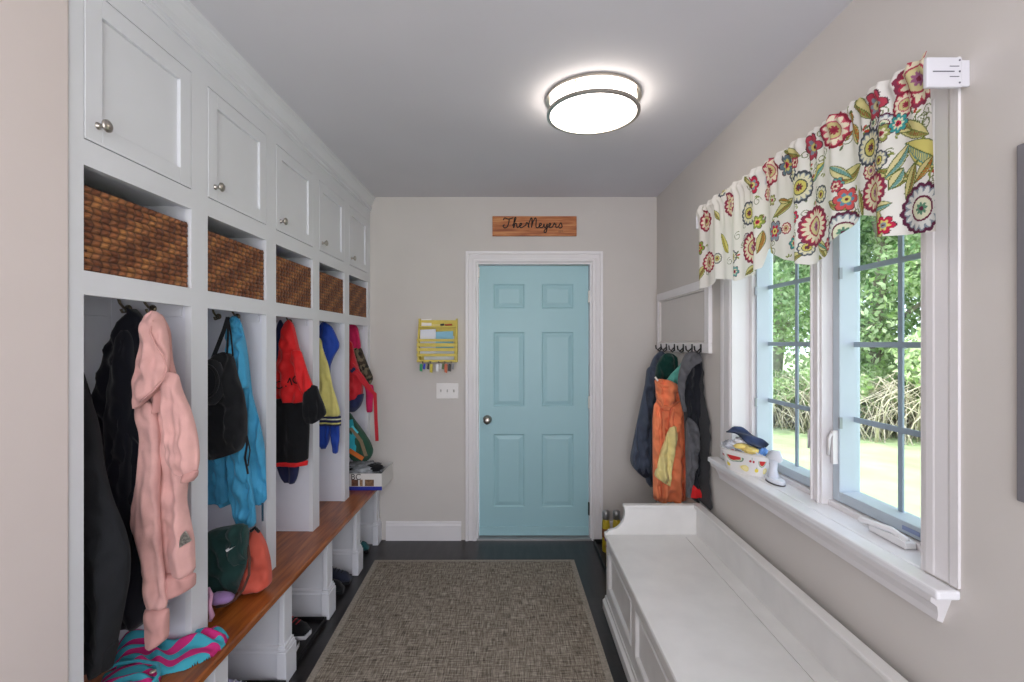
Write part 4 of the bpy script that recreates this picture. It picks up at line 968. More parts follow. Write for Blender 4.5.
# mask strings
st = MB()
for k in range(7):
    a = local(-.07+.02*k, .05, .11); st.tube([a+Vector((-.01*math.sin(q*1.3+k), -.004*q, .012*math.sin(q+k)-.004*q)) for q in range(7)], .0018, 6)
tag(st.build('mask_strings', mat('string_white', 'dfe6f2', .7), origin=local(0, .05, .11)), 'tangled white elastic strings spilling over the tub front', 'string')
# white stand
g = empty('white_plastic_stand', (1.12, 2.055, .8665), 'small white plastic stand with oval base beside the fruit tub on the sill', 'stand')
bp_ = Vector((1.105, 2.015, .8665))
mb = MB(); mb.prism([(bp_.x+.028*math.cos(a)+.0, bp_.y+.06*math.sin(a)) for a in np.linspace(0, 6.283, 33)[:-1]], 'z', .8665, .870); mb.build('dark_sole', mat('sole_grey', '4a4648', .5), g)
mb = MB(); mb.prism([(bp_.x+.028*math.cos(a), bp_.y+.06*math.sin(a)) for a in np.linspace(0, 6.283, 33)[:-1]], 'z', .870, .886); mb.build('base', mat('stand_white', 'dfe3ec', .35), g, bevel=.005)
mb = MB(); mb.tube([bp_+Vector((0, .012, .018)), bp_+Vector((0, .014, .05)), bp_+Vector((0, .012, .09)), bp_+Vector((.0, .008, .105))], [.024, .015, .016, .024], 16); mb.build('column', mat('stand_white', 'dfe3ec', .35), g)
mb = MB(); mb.tube([bp_+Vector((0, .045, .112)), bp_+Vector((0, 0, .115)), bp_+Vector((0, -.045, .100))], [.02, .028, .01], 14, flat=.35); mb.build('top_head', mat('stand_white', 'dfe3ec', .35), g)

# ------------------------------------------------------------------ floral valance
def valance():
    Yn, Yf = 1.120, 2.50; U = Yf-Yn; V = .45; ZT = 2.15
    W, H = 1050, 330
    a = paint_canvas(H, W, 'e9e6e0'); uu, vv = grid_uv(H, W, U, V)      # u = Y - Yn ; v = ZT - z
    rnd = random.Random(12)
    def pos(px, py, X=.97):
        d_ = F*X/(px-CX); return d_-Yn, ZT-(CZ-(py-CY)/F*d_)
    def med(px, py, r, cols, n=14, ang=0.0, sx=1.0):
        cu, cv = pos(px, py); dx = (uu-cu)/sx; dy = vv-cv; rr = np.hypot(dx, dy)/1.18; th = np.arctan2(dy, dx)+ang
        pet = np.abs(np.cos(th*n/2))
        put(a, rr < r*(.93+.09*pet), cols[0]); put(a, rr < r*.86*(.9+.12*pet), cols[1])
        put(a, (rr < r*(.58+.26*pet)) & (rr > r*.36), cols[2]); put(a, rr < r*.50, cols[3]); put(a, rr < r*.42, cols[4]); put(a, rr < r*.26*(.6+.4*np.abs(np.cos(th*4))), cols[5]); put(a, rr < r*.09, cols[0])
    def flower(px, py, r, c1, c2, c3, n=6):
        cu, cv = pos(px, py); dx = uu-cu; dy = vv-cv; rr = np.hypot(dx, dy)/1.25; th = np.arctan2(dy, dx); pet = np.abs(np.cos(th*n/2+.5))
        put(a, rr < r*(.62+.42*pet**.6), '5b3340'); put(a, rr < r*(.56+.38*pet**.6), c1); put(a, rr < r*(.30+.3*pet), c2); put(a, rr < r*.3, c3); put(a, rr < r*.13, '6b2b30')
    def leaf(px, py, ln, wd, ang, c1='d2c98a', c2='8f9a55', stripe='9a5a3c'):
        cu, cv = pos(px, py); an = math.radians(ang); ln *= 1.2; wd *= 1.25; dx = (uu-cu)*math.cos(an)+(vv-cv)*math.sin(an); dy = -(uu-cu)*math.sin(an)+(vv-cv)*math.cos(an)
        t = np.clip((dx/ln+1)/2, 0, 1); w = wd*np.sin(np.pi*t)**.8*(1.15-.4*t); ins = (np.abs(dx) < ln)
        put(a, ins & (np.abs(dy) < w), '5d6a34'); put(a, ins & (np.abs(dy) < w-.0025), c1); put(a, ins & (dy > .001) & (dy < w*.72), c2)
        put(a, ins & (dy > .002) & (dy < w*.6) & (np.sin((dx+dy)*900) > 0), stripe); put(a, ins & (np.abs(dy) < .0012), '5d6a34')
    def swirl(px, py, r, ang, turns=1.3):
        cu, cv = pos(px, py)
        for k in range(70):
            t = k/69; q = r*(1-.75*t); th = ang+turns*6.283*t; x = cu+q*math.cos(th); y = cv+q*math.sin(th)
            m = (uu-x)**2+(vv-y)**2 < .0013**2; put(a, m, '6f7a4a')
    def sprig(px, py, s_, ang):
        cu, cv = pos(px, py); an = math.radians(ang)
        for k in (-1, 0, 1):
            b = an+k*.8; x, y = cu+s_*math.cos(b), cv+s_*math.sin(b); dx = (uu-x)*math.cos(b)+(vv-y)*math.sin(b); dy = -(uu-x)*math.sin(b)+(vv-y)*math.cos(b)
            put(a, (dx/(s_*.6))**2+(dy/(s_*.26))**2 < 1, ['8a9448', 'b8452f', '6a7a5a'][(k+1) % 3 if s_ > .012 else 0])
    RED = ('8a3a50', 'b83a52', 'e6dcc0', 'b04458', 'd9cf9a', 'a86a90'); GRY = ('5e2a44', '8a95a0', 'dfe0dc', '6b2440', 'dfe0c4', '5f8a70'); PNK = ('8f2c40', 'c9566a', 'ece0c8', 'c06070', 'cfc48a', 'a03c4c'); GG = ('4b4f58', '8f979c', 'e2ddc0', '5b5f50', 'cfc46a', '7a3440')
    for _ in range(170):   # filler
        px = 700+235*rnd.random()**.8; lo = 58+(935-px)*.63; py = lo+rnd.random()*150
        if rnd.random() < .5: swirl(px, py, .012+.008*rnd.random(), rnd.random()*6)
        else: sprig(px, py, .008+.008*rnd.random(), rnd.random()*360)
    for args in ((905, 128, .055, .017, -35), (919, 152, .062, .026, -38, 'd9cf78', '5f8f8a', 'd9cf78'), (861, 106, .045, .016, -60), (844, 175, .045, .018, 15), (815, 172, .035, .013, 30, 'd9cf78', '7fb0a8', '5f8f8a'), (793, 153, .045, .015, -30), (780, 208, .05, .016, 20),
                 (793, 258, .04, .014, 10), (722, 243, .05, .018, -60, 'd9cf78', 'bcae50', 'bcae50'), (700, 275, .05, .018, 50), (878, 222, .05, .017, -80), (817, 246, .04, .014, -60), (874, 133, .03, .012, 0, 'd9cf78', '7fb0a8', '5f8f8a'), (748, 182, .035, .013, -50), (745, 270, .03, .012, 30), (717, 215, .03, .01, -60), (768, 250, .04, .014, -70), (835, 205, .035, .012, -30), (802, 122, .04, .014, -30)):
        leaf(*args)
    for _ in range(46):
        px = 700+235*rnd.random()**.8; lo = 62+(935-px)*.63; py = lo+rnd.random()*145; c = rnd.choice([GG, PNK, RED, GRY])
        q = rnd.random()
        if q < .4: leaf(px, py, .022+.02*rnd.random(), .008+.006*rnd.random(), rnd.random()*180, *rnd.choice([(), ('d9cf9a', '7fa8a0', '5f8f8a'), ('cfc48a', 'b8622f', '8f9a55')]))
        elif q < .7: med(px, py, .014+.012*rnd.random(), c, 10)
        else: flower(px, py, .012+.01*rnd.random(), rnd.choice(['b84a5c', '8a95a0', '5f9a98', '9aa05a']), 'e0d8bc', 'a03c4c')
    med(914, 208, .052, GRY, 16); med(917, 78, .056, RED, 18); med(810, 226, .056, RED, 18); med(748, 247, .056, RED, 18); med(799, 187, .046, GG, 16); med(839, 232, .052, GRY, 18); med(867, 147, .042, GG, 16); med(871, 192, .045, RED, 16)
    med(746, 213, .042, GG, 14); med(835, 130, .045, PNK, 12); med(771, 171, .045, PNK, 12); med(729, 204, .045, RED, 14); med(705, 221, .045, PNK, 12); med(818, 194, .024, GG, 10); med(765, 193, .026, PNK, 10); med(790, 240, .024, PNK, 10); med(733, 257, .026, GG, 12); med(880, 160, .022, GG, 10); med(706, 262, .045, PNK, 14); med(723, 190, .03, GG, 12); med(901, 104, .028, PNK, 12)
    flower(895, 123, .02, '3f9a9a', 'dfe0c0', 'c22f4e', 8); flower(812, 147, .034, 'b8485a', '8a95a0', 'd9cf78'); flower(877, 105, .03, 'b84456', '8a95a0', 'd9cf9a'); flower(841, 199, .028, 'd05a5a', '5f8fa8', 'd9cf78'); flower(773, 231, .032, '8a95a0', 'c22f4e', 'd9cf78'); flower(754, 185, .03, 'c22f4e', '8a95a0', 'd9cf78'); flower(785, 165, .03, '6b7f8a', 'd9cf78', 'c22f4e'); flower(884, 225, .02, 'c22f4e', 'd9cf78', '8a95a0'); flower(757, 222, .022, '8fa04a', 'd9cf78', 'c22f4e'); flower(700, 248, .03, '8fa04a', 'c22f4e', 'd9cf78'); flower(795, 217, .018, 'c22f4e', '3f9a9a', 'd9cf78'); flower(787, 243, .018, '3f9a9a', 'e7dfa0', 'c22f4e')
    # bottom profile
    prof = [(1.108, 1.714), (1.278, 1.736), (1.296, 1.797), (1.369, 1.819), (1.424, 1.783), (1.512, 1.723), (1.60, 1.714), (1.737, 1.755), (1.868, 1.822), (1.888, 1.748), (2.088, 1.722), (2.20, 1.745), (2.328, 1.765), (2.37, 1.742), (2.50, 1.730)]
    yy = np.linspace(Yn, Yf, W); zb_ = smooth1(np.interp(yy, [p[0] for p in prof], [p[1] for p in prof]), 12)
    zt_ = 2.136+.018*(yy-Yn)/U+.004*np.sin(yy*70)
    xs = np.zeros((H, W), np.float32); zs = np.zeros((H, W), np.float32)
    for j in range(H):
        t = j/(H-1); zs[j] = zt_+(zb_-zt_)*t
        gather = .006*np.sin(yy*150+1.5*np.sin(yy*9))*max(0, 1-t*2.2)
        big = (.012*np.sin(yy*38+1.2*np.sin(yy*7))+.007*np.sin(yy*67+2))*(.35+.65*t)
        rod = -.012*math.exp(-((t-.06)/.05)**2)
        xs[j] = .973+gather+big+rod+.012*t
    vs = np.zeros((H*W, 3), np.float32); vs[:, 0] = xs.ravel(); vs[:, 1] = np.tile(yy, H); vs[:, 2] = zs.ravel()
    ui = np.clip(((vs[:, 1]-Yn)/U*(W-1)).astype(int), 0, W-1); vi = np.clip(((ZT-vs[:, 2])/V*(H-1)).astype(int), 0, H-1)
    col = np.ones((H*W, 4), np.float32); col[:, :3] = a[vi, ui]
    I, J = np.meshgrid(np.arange(W-1), np.arange(H-1)); q = (J*W+I).ravel(); fs = np.stack([q, q+1, q+W+1, q+W], 1).astype(np.int32)
    me = bpy.data.meshes.new('valance'); me.vertices.add(H*W); me.vertices.foreach_set('co', vs.ravel())
    me.loops.add(fs.size); me.loops.foreach_set('vertex_index', fs.ravel()); me.polygons.add(len(fs)); me.polygons.foreach_set('loop_start', np.arange(0, fs.size, 4, dtype=np.int32)); me.polygons.foreach_set('loop_total', np.full(len(fs), 4, np.int32))
    me.polygons.foreach_set('use_smooth', np.ones(len(fs), bool)); me.update(calc_edges=True)
    ca = me.color_attributes.new('Col', 'FLOAT_COLOR', 'POINT'); ca.data.foreach_set('color', col.ravel()); me.update()
    return me
M_val = vcol_material('floral_cotton', .9, .22)
o = link_mesh('window_valance', valance(), M_val, origin=(.98, 1.8, 1.73)); tag(o, 'scalloped white window valance with red, green and grey floral print', 'curtain')
g = empty('curtain_rod', (1.0, 1.8, 2.1), 'white curtain rod with flat end brackets holding the floral valance', 'curtain rod')
M_rod = mat('rod_white', 'd2d1d6', .45)
mb = MB(); mb.box(.984, .990, 1.125, 2.50, 2.07, 2.105); mb.build('rod', M_rod, g)
for (ya, yb) in ((1.112, 1.124), (2.502, 2.51)):
    mb = MB(); mb.box(.961, 1.044, ya, yb, 2.048, 2.118); mb.box(1.044, WX, ya+.004, yb, 2.052, 2.114); br_ = mb.build('bracket', M_rod, g, bevel=.003)
    if ya < 2:
        sl = MB()
        for (x0_, x1_, zc, h_) in ((.975, 1.025, 2.084, .0012), (1.014, 1.036, 2.096, .0009), (1.014, 1.036, 2.072, .0009)): sl.box(x0_, x1_, ya-.0006, ya+.001, zc-h_, zc+h_)
        for zc in (2.110, 2.084, 2.058): sl.lathe([(.0022, 0), (.0022, .0008)], (1.037, ya-.0001, zc), (0, -1, 0), 10)
        sl.build('screw_slots', mat('slot_grey', '55555f', .5), br_)

# ------------------------------------------------------------------ back wall items
g = empty('wall_sign', (.165, BY, 2.305), 'narrow reddish wood sign with black cursive lettering above the door', 'sign')
MB().box(-.143, .473, BY-.02, BY-.0005, 2.234, 2.378).build('board', M_sign, g, bevel=.002)
def strokes(lst, x0, z0, s, yy_, r):
    mb = MB()
    for st_ in lst:
        P = [Vector((p[0], p[1], 0)) for p in st_]; out = []
        for i in range(len(P)-1):
            p0, p1, p2, p3 = P[max(i-1, 0)], P[i], P[i+1], P[min(i+2, len(P)-1)]
            for t in np.linspace(0, 1, 6)[:-1]:
                out.append(.5*((2*p1)+(p2-p0)*t+(2*p0-5*p1+4*p2-p3)*t*t+(3*p1-p0-3*p2+p3)*t**3))
        out.append(P[-1]); mb.tube([(x0+p.x*s, yy_, z0+p.y*s) for p in out], r, 6)
    return mb
L_T = [[(0, .75), (.1, .95), (.5, .85), (.95, .98)], [(.55, .87), (.5, .5), (.35, .1), (.1, .0), (-.05, .2), (.1, .3)]]
L_h = [[(.85, .2), (1.05, .55), (1.2, .95), (1.08, .95), (1.0, .5), (.98, .0), (1.1, .38), (1.25, .4), (1.28, .15), (1.38, .02), (1.55, .2)]]
L_e = [[(1.5, .18), (1.7, .25), (1.75, .4), (1.62, .42), (1.56, .2), (1.65, .02), (1.85, .08), (2.2, .3)]]
L_M = [[(2.15, .3), (2.2, .5), (2.35, .4), (2.45, .0)], [(2.35, .1), (2.5, .6), (2.65, .95), (2.75, .8), (2.72, .3), (2.7, .02)], [(2.7, .1), (2.85, .6), (3.05, .95), (3.15, .8), (3.12, .3), (3.15, .05), (3.3, .02), (3.45, .18)]]
L_ey = [[(3.4, .15), (3.6, .25), (3.65, .4), (3.5, .42), (3.45, .2), (3.55, .02), (3.8, .1), (3.9, .38), (3.92, .1), (4.05, .03), (4.2, .38), (4.2, .05), (4.1, -.4), (3.92, -.42), (3.95, -.22), (4.3, .08)],
        [(4.3, .08), (4.5, .25), (4.55, .4), (4.42, .42), (4.36, .2), (4.46, .02), (4.7, .1), (4.85, .4), (4.9, .46), (4.92, .34), (5.05, .36), (5.02, .1), (5.15, .03), (5.3, .15), (5.5, .48), (5.6, .3), (5.62, .08), (5.45, -.02), (5.3, .06)]]
strokes(L_T+L_h+L_e+L_M+L_ey, -.062, 2.292, .076, BY-.021, .0042).build('lettering', mat('sign_ink', '15100e', .6), g)
tcv = bpy.data.curves.new('lettering', 'FONT'); tcv.body = 'EST.'; tcv.size = .022; tcv.extrude = .0004
tmp = bpy.data.objects.new('tmp', tcv); C.objects.link(tmp); bpy.context.view_layer.update()
me = bpy.data.meshes.new_from_object(tmp.evaluated_get(bpy.context.evaluated_depsgraph_get())); bpy.data.objects.remove(tmp)
me.transform(Matrix.Translation((.34, BY-.0205, 2.258)) @ Matrix.Rotation(math.radians(90), 4, 'X')); link_mesh('small_print', me, mat('sign_ink_faint', '6a4530', .6), g)

# yellow letter rack
def wx(px, Y=BY-.03): return (px-CX)*Y/F
def wz(py, Y=BY-.03): return CZ-(py-CY)*Y/F
g = empty('letter_rack', (wx(437), BY, wz(376)), 'yellow slatted wooden letter rack with key hooks left of the door', 'letter rack')
M_ry = mat('rack_yellow', 'd6c258', .55, var=.08, vscale=20)
xl, xr = wx(418.5), wx(457.5); zt, zb = wz(320), wz(362)
rk = MB(); yf = BY-.07
rk.box(xl, xr, BY-.008, BY-.0005, zb, zt)
rk.build('back_board', M_ry, g)
for x in (xl, xr-.012):
    sd = MB(); sd.prism([(BY-.008, zb), (yf, zb), (yf, wz(340)), (BY-.035, wz(326)), (BY-.03, zt+.01), (BY-.008, zt+.012)], 'x', x, x+.012); sd.build('side_panel', M_ry, g)
for (ya, z0, z1) in ((yf+.02, wz(327.5), wz(326)), (yf, zb, zb+.01)): MB().box(xl+.012, xr-.012, ya, BY-.008, z0, z1).build('shelf', M_ry, g)
for (pa, pb) in ((339, 341.5), (343.2, 346.6), (348, 351), (353.5, 356.2), (359.6, 361.8)):
    MB().box(xl-.004, xr+.004, yf-.008, yf, wz(pb), wz(pa)).build('slat', M_ry, g, bevel=.001)
khk = MB()
for px in (424, 431.5, 440, 446, 452): khk.tube([(wx(px), yf, zb+.006), (wx(px), yf-.018, zb-.006), (wx(px), yf-.022, zb+.008)], .002, 6)
khk.build('key_hooks', M_black, g)
papers = [(421, 431, 318.5, 327, BY-.014, 'f0ecec', 'white card standing on the top shelf of the yellow rack'), (431, 446, 320.5, 326, BY-.012, 'e8d890', 'pale yellow paper on the top shelf of the yellow rack'), (420.5, 436, 329, 356, BY-.05, 'e4e6f0', 'white envelope at the left in the slatted pocket of the rack'), (434, 453, 331, 350, BY-.035, '8fc4dc', 'light blue paper in the slatted pocket of the rack'), (424, 454, 336, 360, BY-.028, 'dfe3e8', 'wide white sheet at the back of the slatted pocket')]
for (a, b, c, d_, y, cl, lbl) in papers:
    mb = MB(); mb.add([(wx(a), y, wz(d_)), (wx(b), y, wz(d_)), (wx(b), y+.012, wz(c)), (wx(a), y+.01, wz(c+.8)), (wx(a), y+.001, wz(d_)), (wx(b), y+.001, wz(d_)), (wx(b), y+.013, wz(c)), (wx(a), y+.011, wz(c+.8))], [(0, 1, 2, 3), (7, 6, 5, 4), (0, 4, 5, 1), (1, 5, 6, 2), (2, 6, 7, 3), (3, 7, 4, 0)])
    tag(mb.build('paper', mat('paper_'+cl, cl, .7), origin=(wx(a), y, wz(d_))), lbl, 'paper', 'papers in the yellow rack')
for (a, b, cl, nm, lbl) in ((440.5, 444, '333338', 'camera_clip', 'small dark gadget on the top shelf of the yellow rack'), (445, 452, 'b0442a', 'red_marker', 'red-brown marker on the top shelf of the yellow rack')):
    mb = MB(); mb.tube([(wx(a), BY-.03, wz(325.0)), (wx(b), BY-.03, wz(324.6))], .008 if a < 445 else .006, 10); tag(mb.build(nm, mat('c_'+cl, cl, .5), origin=(wx(a), BY-.03, wz(325))), lbl, 'gadget' if a < 445 else 'marker')
keys = [(424, '1f8a5a', '2038b8', 'key ring with blue and green tags, leftmost on the yellow rack'), (431.5, 'c8b83a', '202024', 'key ring with yellow and black keys, second on the rack'), (440, 'e0e0e0', 'd8d8d8', 'key ring with white rectangular fob, third on the rack'), (446, 'c0603c', '5a6a3c', 'key ring with orange and green tags, fourth on the rack'), (452, '2a2a2e', '88888c', 'key ring with black fob and loop, rightmost on the rack')]
for i, (px, c1, c2, lbl) in enumerate(keys):
    zk = zb+.004; y = yf-.020
    g = empty('key_ring', (wx(px), y, zk), lbl, 'keys', 'key rings under the yellow rack')
    mb = MB(); mb.tube([(wx(px)+.010*math.cos(a), y, zk-.006+.010*math.sin(a)) for a in np.linspace(0, 6.3, 18)], .0014, 6); mb.build('ring', M_nickel, g)
    tl = MB(); dx = -.012 if i % 2 == 0 else .006
    tl.prism([(wx(px)+dx-.009, zk-.065-.01*(i % 2)), (wx(px)+dx+.011, zk-.07-.01*(i % 2)), (wx(px)+dx+.014, zk-.02), (wx(px)+dx, zk-.012), (wx(px)+dx-.008, zk-.022)], 'y', y-.004, y+.002); tl.build('tag', mat('tag_'+c1, c1, .5), g, bevel=.001)
    tl = MB(); dx2 = .014 if i % 2 == 0 else -.012
    tl.prism([(wx(px)+dx2-.01, zk-.05), (wx(px)+dx2+.006, zk-.055), (wx(px)+dx2+.010, zk-.015), (wx(px)+dx2-.004, zk-.01)], 'y', y-.009, y-.005); tl.build('fob', mat('tag_'+c2, c2, .5), g, bevel=.001)
# switch plate
g = empty('light_switch', (wx(447.5, BY), BY, wz(390.5, BY)), 'white triple light switch plate under the yellow letter rack', 'light switch')
MB().box(wx(436.5, BY), wx(458.5, BY), BY-.006, BY-.0005, wz(398.5, BY), wz(383, BY)).build('plate', mat('plate_white', 'e6e3e0', .4), g, bevel=.002)
for px in (441, 447.5, 454):
    x = wx(px, BY); z = wz(391, BY); t_ = MB(); t_.prism([(BY-.006, z-.008), (BY-.016, z-.003), (BY-.016, z+.003), (BY-.006, z+.012)], 'x', x-.004, x+.004); t_.build('toggle', mat('toggle_grey', 'b8b4b0', .4), g)

# framed panel at the right image edge
g = empty('wall_mounted_panel', (WX, .80, 1.5), 'dark grey framed panel on the right wall at the picture edge', 'picture')
MB().box(WX-.012, WX-.0005, .45, 1.004, 1.125, 1.868).build('frame', mat('frame_grey', '77757a', .5), g, bevel=.003)
MB().box(WX-.018, WX-.012, .49, .972, 1.165, 1.832).build('face', mat('face_grey', '8a888c', .3), g, bevel=.002)

# ------------------------------------------------------------------ ceiling light
lc = Vector((.354, 2.10, CEIL))
g = empty('ceiling_light', lc, 'round flush ceiling light with glowing white drum and two nickel rings', 'ceiling light')
M_glow = mat('lamp_diffuser', 'fff6ea', .5, emis=9.0)
MB().lathe([(.186, 0), (.186, -.070), (.178, -.074), (.10, -.075), (.001, -.0755)], lc, (0, 0, 1), 64).build('diffuser', M_glow, g)
def ring_prof(r0, r1, za, zb_): return [(r0, za), (r1, za), (r1, zb_), (r0, zb_), (r0, za)]
for (za, zb_, r1) in ((-.014, -.001, .206), (-.075, -.063, .202)):
    mb = MB(); seg = 72; pr = ring_prof(.187, r1, za, zb_)[:4]; vs = []
    for k in range(seg):
        a = 2*math.pi*k/seg
        for (r_, z_) in pr: vs.append((lc.x+r_*math.cos(a), lc.y+r_*math.sin(a), lc.z+z_))
    fs = [(k*4+i, k*4+(i+1) % 4, ((k+1) % seg)*4+(i+1) % 4, ((k+1) % seg)*4+i) for k in range(seg) for i in range(4)]
    mb.add(vs, fs); mb.build('metal_ring', M_nickel, g)
for k in range(4):
    a = math.radians(-45+90*k+15); p = lc+Vector((.195*math.cos(a), .195*math.sin(a), 0)); MB().tube([p+Vector((0, 0, -.015)), p+Vector((0, 0, -.07))], .003, 8).build('strut', M_nickel, g)

# ------------------------------------------------------------------ outdoors
def lawn_material():
    m = bpy.data.materials.new('lawn_grass'); m.use_nodes = True; nt = m.node_tree; N = nt.nodes; L = nt.links; b = N['Principled BSDF']; b.inputs['Roughness'].default_value = .9
    n = N.new('ShaderNodeTexNoise'); n.inputs['Scale'].default_value = 1.2; n.inputs['Detail'].default_value = 8; tc = N.new('ShaderNodeTexCoord'); L.new(tc.outputs['Object'], n.inputs['Vector'])
    r = N.new('ShaderNodeValToRGB'); e = r.color_ramp.elements; e[0].position = .3; e[0].color = (*lin('93a878'), 1); e[1].position = .7; e[1].color = (*lin('b4c49a'), 1)
    L.new(n.outputs['Fac'], r.inputs['Fac']); L.new(r.outputs['Color'], b.inputs['Base Color']); return m
lw = MB(); N1 = 40; vs = []
for i in range(N1+1):
    for j in range(N1+1):
        x = 1.6+i/N1*40; y = -20+j/N1*70; vs.append((x, y, -.35+.12*noise.noise(Vector((x*.15, y*.15, 0)))+.02*max(0, x-6)))
lw.add(vs, [(i*(N1+1)+j, (i+1)*(N1+1)+j, (i+1)*(N1+1)+j+1, i*(N1+1)+j+1) for i in range(N1) for j in range(N1)], True)
structure(lw.build('lawn', lawn_material()))
def leaf_mat(name, c1, c2):
    m = bpy.data.materials.new(name); m.use_nodes = True; nt = m.node_tree; N = nt.nodes; L = nt.links; b = N['Principled BSDF']; b.inputs['Roughness'].default_value = .5
    g_ = N.new('ShaderNodeNewGeometry'); r = N.new('ShaderNodeValToRGB'); r.color_ramp.elements[0].color = (*lin(c1), 1); r.color_ramp.elements[1].color = (*lin(c2), 1)
    L.new(g_.outputs['Random Per Island'], r.inputs['Fac']); L.new(r.outputs['Color'], b.inputs['Base Color'])
    t = N.new('ShaderNodeBsdfTranslucent'); L.new(r.outputs['Color'], t.inputs['Color']); mx = N.new('ShaderNodeMixShader'); mx.inputs[0].default_value = .45
    L.new(b.outputs[0], mx.inputs[1]); L.new(t.outputs[0], mx.inputs[2]); L.new(mx.outputs[0], N['Material Output'].inputs['Surface']); return m
M_leafs = [leaf_mat('leaf_light', 'a4c47a', 'eef6d6'), leaf_mat('leaf_mid', '8cb66e', 'dceec4'), leaf_mat('leaf_dark', '7ba068', 'c8dcae')]  # outdoor glare and haze put into the near-white leaf colours
M_bark = mat('bark', '8d8478', .9, var=.3, vscale=6, bump=.6, bscale=30); M_bark2 = mat('bark_pale', 'c9c2b6', .9, var=.3, vscale=9)
def leaves_mesh(seed, n, R, H, z0, size, clumps=26):
    rg = np.random.RandomState(seed); cl = []
    for _ in range(clumps):
        a = rg.rand()*6.283; r = R*math.sqrt(rg.rand())*.85; z = z0+H*rg.rand(); cl.append((r*math.cos(a), r*math.sin(a), z, R*(.28+.25*rg.rand())))
    cl = np.array(cl); k = rg.randint(0, clumps, n); d_ = rg.normal(size=(n, 3)); d_ /= np.linalg.norm(d_, axis=1)[:, None]; rad = cl[k, 3]*(.55+.5*rg.rand(n))
    c = cl[k, :3]+d_*rad[:, None]*np.array([1, 1, .75]); u = rg.normal(size=(n, 3)); u /= np.linalg.norm(u, axis=1)[:, None]; w = np.cross(u, rg.normal(size=(n, 3))); w /= np.linalg.norm(w, axis=1)[:, None]
    s = size*(.6+.8*rg.rand(n))[:, None]; v = np.stack([c-u*s, c-w*s*.5, c+u*s, c+w*s*.5], 1).reshape(-1, 3)
    me = bpy.data.meshes.new('leaves'); me.vertices.add(4*n); me.vertices.foreach_set('co', v.astype(np.float32).ravel()); me.loops.add(4*n); me.loops.foreach_set('vertex_index', np.arange(4*n, dtype=np.int32))
    me.polygons.add(n); me.polygons.foreach_set('loop_start', np.arange(0, 4*n, 4, dtype=np.int32)); me.polygons.foreach_set('loop_total', np.full(n, 4, np.int32)); me.update(calc_edges=True); return me
def trunk_mesh(seed, H, r):
    rg = random.Random(seed); mb = MB(); P = [Vector((0, 0, -.3))]; 
    for i in range(1, 8): P.append(Vector((rg.uniform(-.15, .15)*i*.3, rg.uniform(-.15, .15)*i*.3, H*i/8)))
    mb.tube(P, [r*(1-.1*i) for i in range(8)], 10)
    for q in range(9):
        b = P[rg.randint(2, 6)]; a = rg.uniform(0, 6.28); L_ = rg.uniform(.8, 2.0)
        mb.tube([b, b+Vector((math.cos(a)*L_*.5, math.sin(a)*L_*.5, L_*.4)), b+Vector((math.cos(a)*L_, math.sin(a)*L_, L_*.9))], [r*.4, r*.25, r*.1], 6)
    return mb.mesh('trunk')
crowns = []
for i, (n, R, H, z0, size) in enumerate(((26000, 2.3, 7.2, 1.0, .06), (26000, 2.6, 7.8, .9, .065), (24000, 2.0, 6.5, 1.3, .055))):
    lm_ = leaves_mesh(i+5, n, R, H, z0, size); lm_.materials.append(M_leafs[i]); tm = trunk_mesh(i+9, 7, .16); tm.materials.append(M_bark2 if i == 2 else M_bark); crowns.append((lm_, tm))
tl_ = ['light green leafy tree at the edge of the lawn outside the window', 'mid green leafy tree at the edge of the lawn outside the window', 'pale-trunked tree with darker leaves beyond the lawn']
rg = random.Random(3); cnt = 0
for row, (dist, nn) in enumerate(((12.0, 7), (16.5, 7))):
    for k in range(nn):
        ang = math.radians(8+66*(k+.5*(row % 2))/nn)     # measured from +Y towards +X
        dd_ = dist+rg.uniform(-.8, .8); x, y = dd_*math.sin(ang)*1.0+1, dd_*math.cos(ang)*1.0+1
        if x < 4.5: continue
        t = rg.randint(0, 2); lm_, tm = crowns[t]
        r = bpy.data.objects.new('deciduous_tree', None); C.objects.link(r); r.location = (x, y, -.35+.02*max(0, x-6)); r.rotation_euler.z = rg.uniform(0, 6.28); s_ = rg.uniform(.9, 1.15)*(1+.15*row); r.scale = (s_, s_, s_)
        tag(r, tl_[t], 'tree', 'trees seen through the window')
        for nm, me_ in (('foliage', lm_), ('trunk', tm)): o = bpy.data.objects.new(nm, me_); C.objects.link(o); o.parent = r
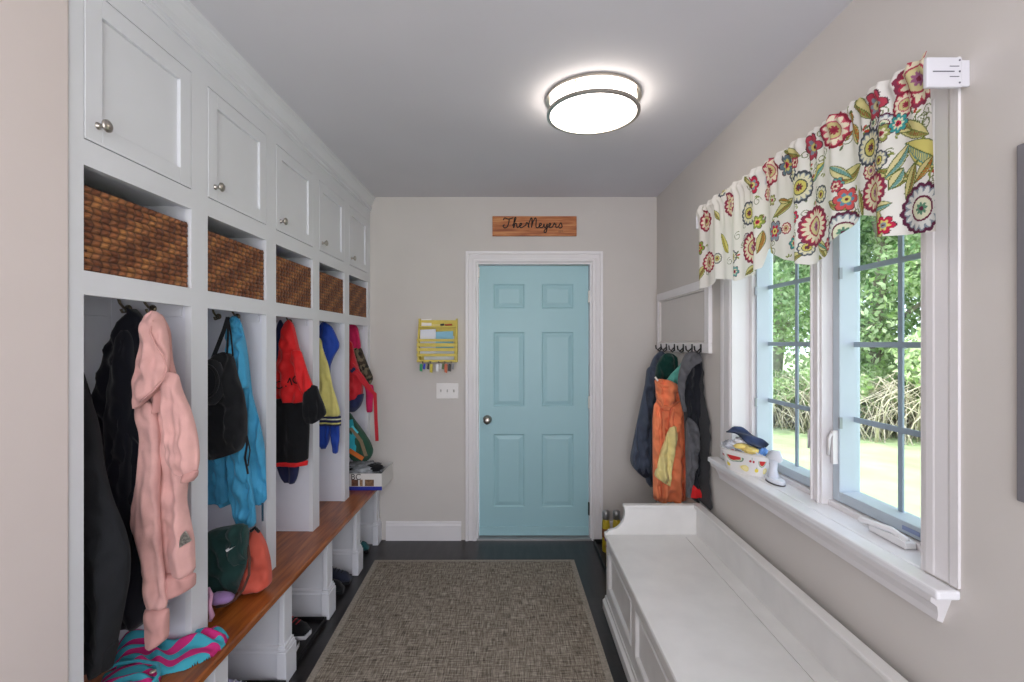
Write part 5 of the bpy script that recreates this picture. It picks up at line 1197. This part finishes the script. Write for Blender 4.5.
# bare brush
def brush_mesh(seed):
    rg = random.Random(seed); mb = MB()
    for q in range(150):
        a = rg.uniform(0, 6.28); L_ = rg.uniform(.5, 1.7); b = Vector((rg.uniform(-.8, .8), rg.uniform(-.8, .8), -.05)); t = rg.uniform(.2, .9)
        mb.tube([b, b+Vector((math.cos(a)*t*L_*.4, math.sin(a)*t*L_*.4, L_*.5)), b+Vector((math.cos(a)*t*L_, math.sin(a)*t*L_, L_*.75))], [.014, .011, .006], 4)
    return mb.mesh('twigs')
bmesh1 = brush_mesh(2); bmesh1.materials.append(mat('dry_twig', 'd6cab8', .9, var=.3))
lf2 = leaves_mesh(44, 5000, 1.0, .9, .2, .055, 14); lf2.materials.append(M_leafs[0])
for k in range(14):
    ang = math.radians(20+50*k/14+rg.uniform(-1, 1)); dd_ = 10.6+rg.uniform(-.5, .7); x, y = dd_*math.sin(ang)+1, dd_*math.cos(ang)+1
    r = bpy.data.objects.new('brushwood', None); C.objects.link(r); r.location = (x, y, -.35+.02*max(0, x-6)); r.rotation_euler.z = rg.uniform(0, 6.28)
    tag(r, 'tangled bare brushwood shrub along the edge of the lawn outside', 'shrub', 'brushwood along the lawn edge')
    o = bpy.data.objects.new('twigs', bmesh1); C.objects.link(o); o.parent = r
    if k % 2: o = bpy.data.objects.new('leaves', lf2); C.objects.link(o); o.parent = r

# ------------------------------------------------------------------ light
def area(name, loc, rot, sx, sy, power, col):
    l = bpy.data.lights.new(name, 'AREA'); l.shape = 'RECTANGLE'; l.size = sx; l.size_y = sy; l.energy = power; l.color = col
    o = bpy.data.objects.new(name, l); C.objects.link(o); o.location = loc; o.rotation_euler = rot; return o
area('room_fill_light', (-.1, -1.4, 1.6), (math.radians(90), 0, 0), 2.0, 1.8, 29, (1.0, .94, .91))
area('ceiling_fill_light', (0, -.6, 1.2), (math.radians(180-18), 0, 0), 1.2, 1.0, 12.5, (1.0, .97, .96))  # added unseen fill aimed upward to brighten the ceiling
su = bpy.data.lights.new('sun', 'SUN'); su.energy = 6.5; su.angle = .02; su.color = (1, .96, .88)
so = bpy.data.objects.new('sun', su); C.objects.link(so); so.rotation_euler = Vector((.62, -.2, -.75)).to_track_quat('-Z', 'Y').to_euler()
wd = bpy.data.worlds.new('World'); bpy.context.scene.world = wd; wd.use_nodes = True
bg = wd.node_tree.nodes['Background']; bg.inputs[0].default_value = (.80, .86, 1.0, 1); bg.inputs[1].default_value = 2.9

cam = bpy.data.cameras.new('camera'); cam.sensor_width = 36; cam.lens = 36*F/1024; cam.shift_y = 1/1024; cam.clip_start = .02
co = bpy.data.objects.new('camera', cam); C.objects.link(co); co.location = (0, 0, CZ); co.rotation_euler = (math.radians(90), 0, 0)
sc = bpy.context.scene; sc.camera = co
sc.view_settings.view_transform = 'Standard'; sc.view_settings.look = 'None'; sc.view_settings.exposure = 0.0
sc.cycles.use_denoising = True
sc.cycles.max_bounces = 8; sc.cycles.diffuse_bounces = 5; sc.cycles.transparent_max_bounces = 12
sc.cycles.sample_clamp_indirect = 6
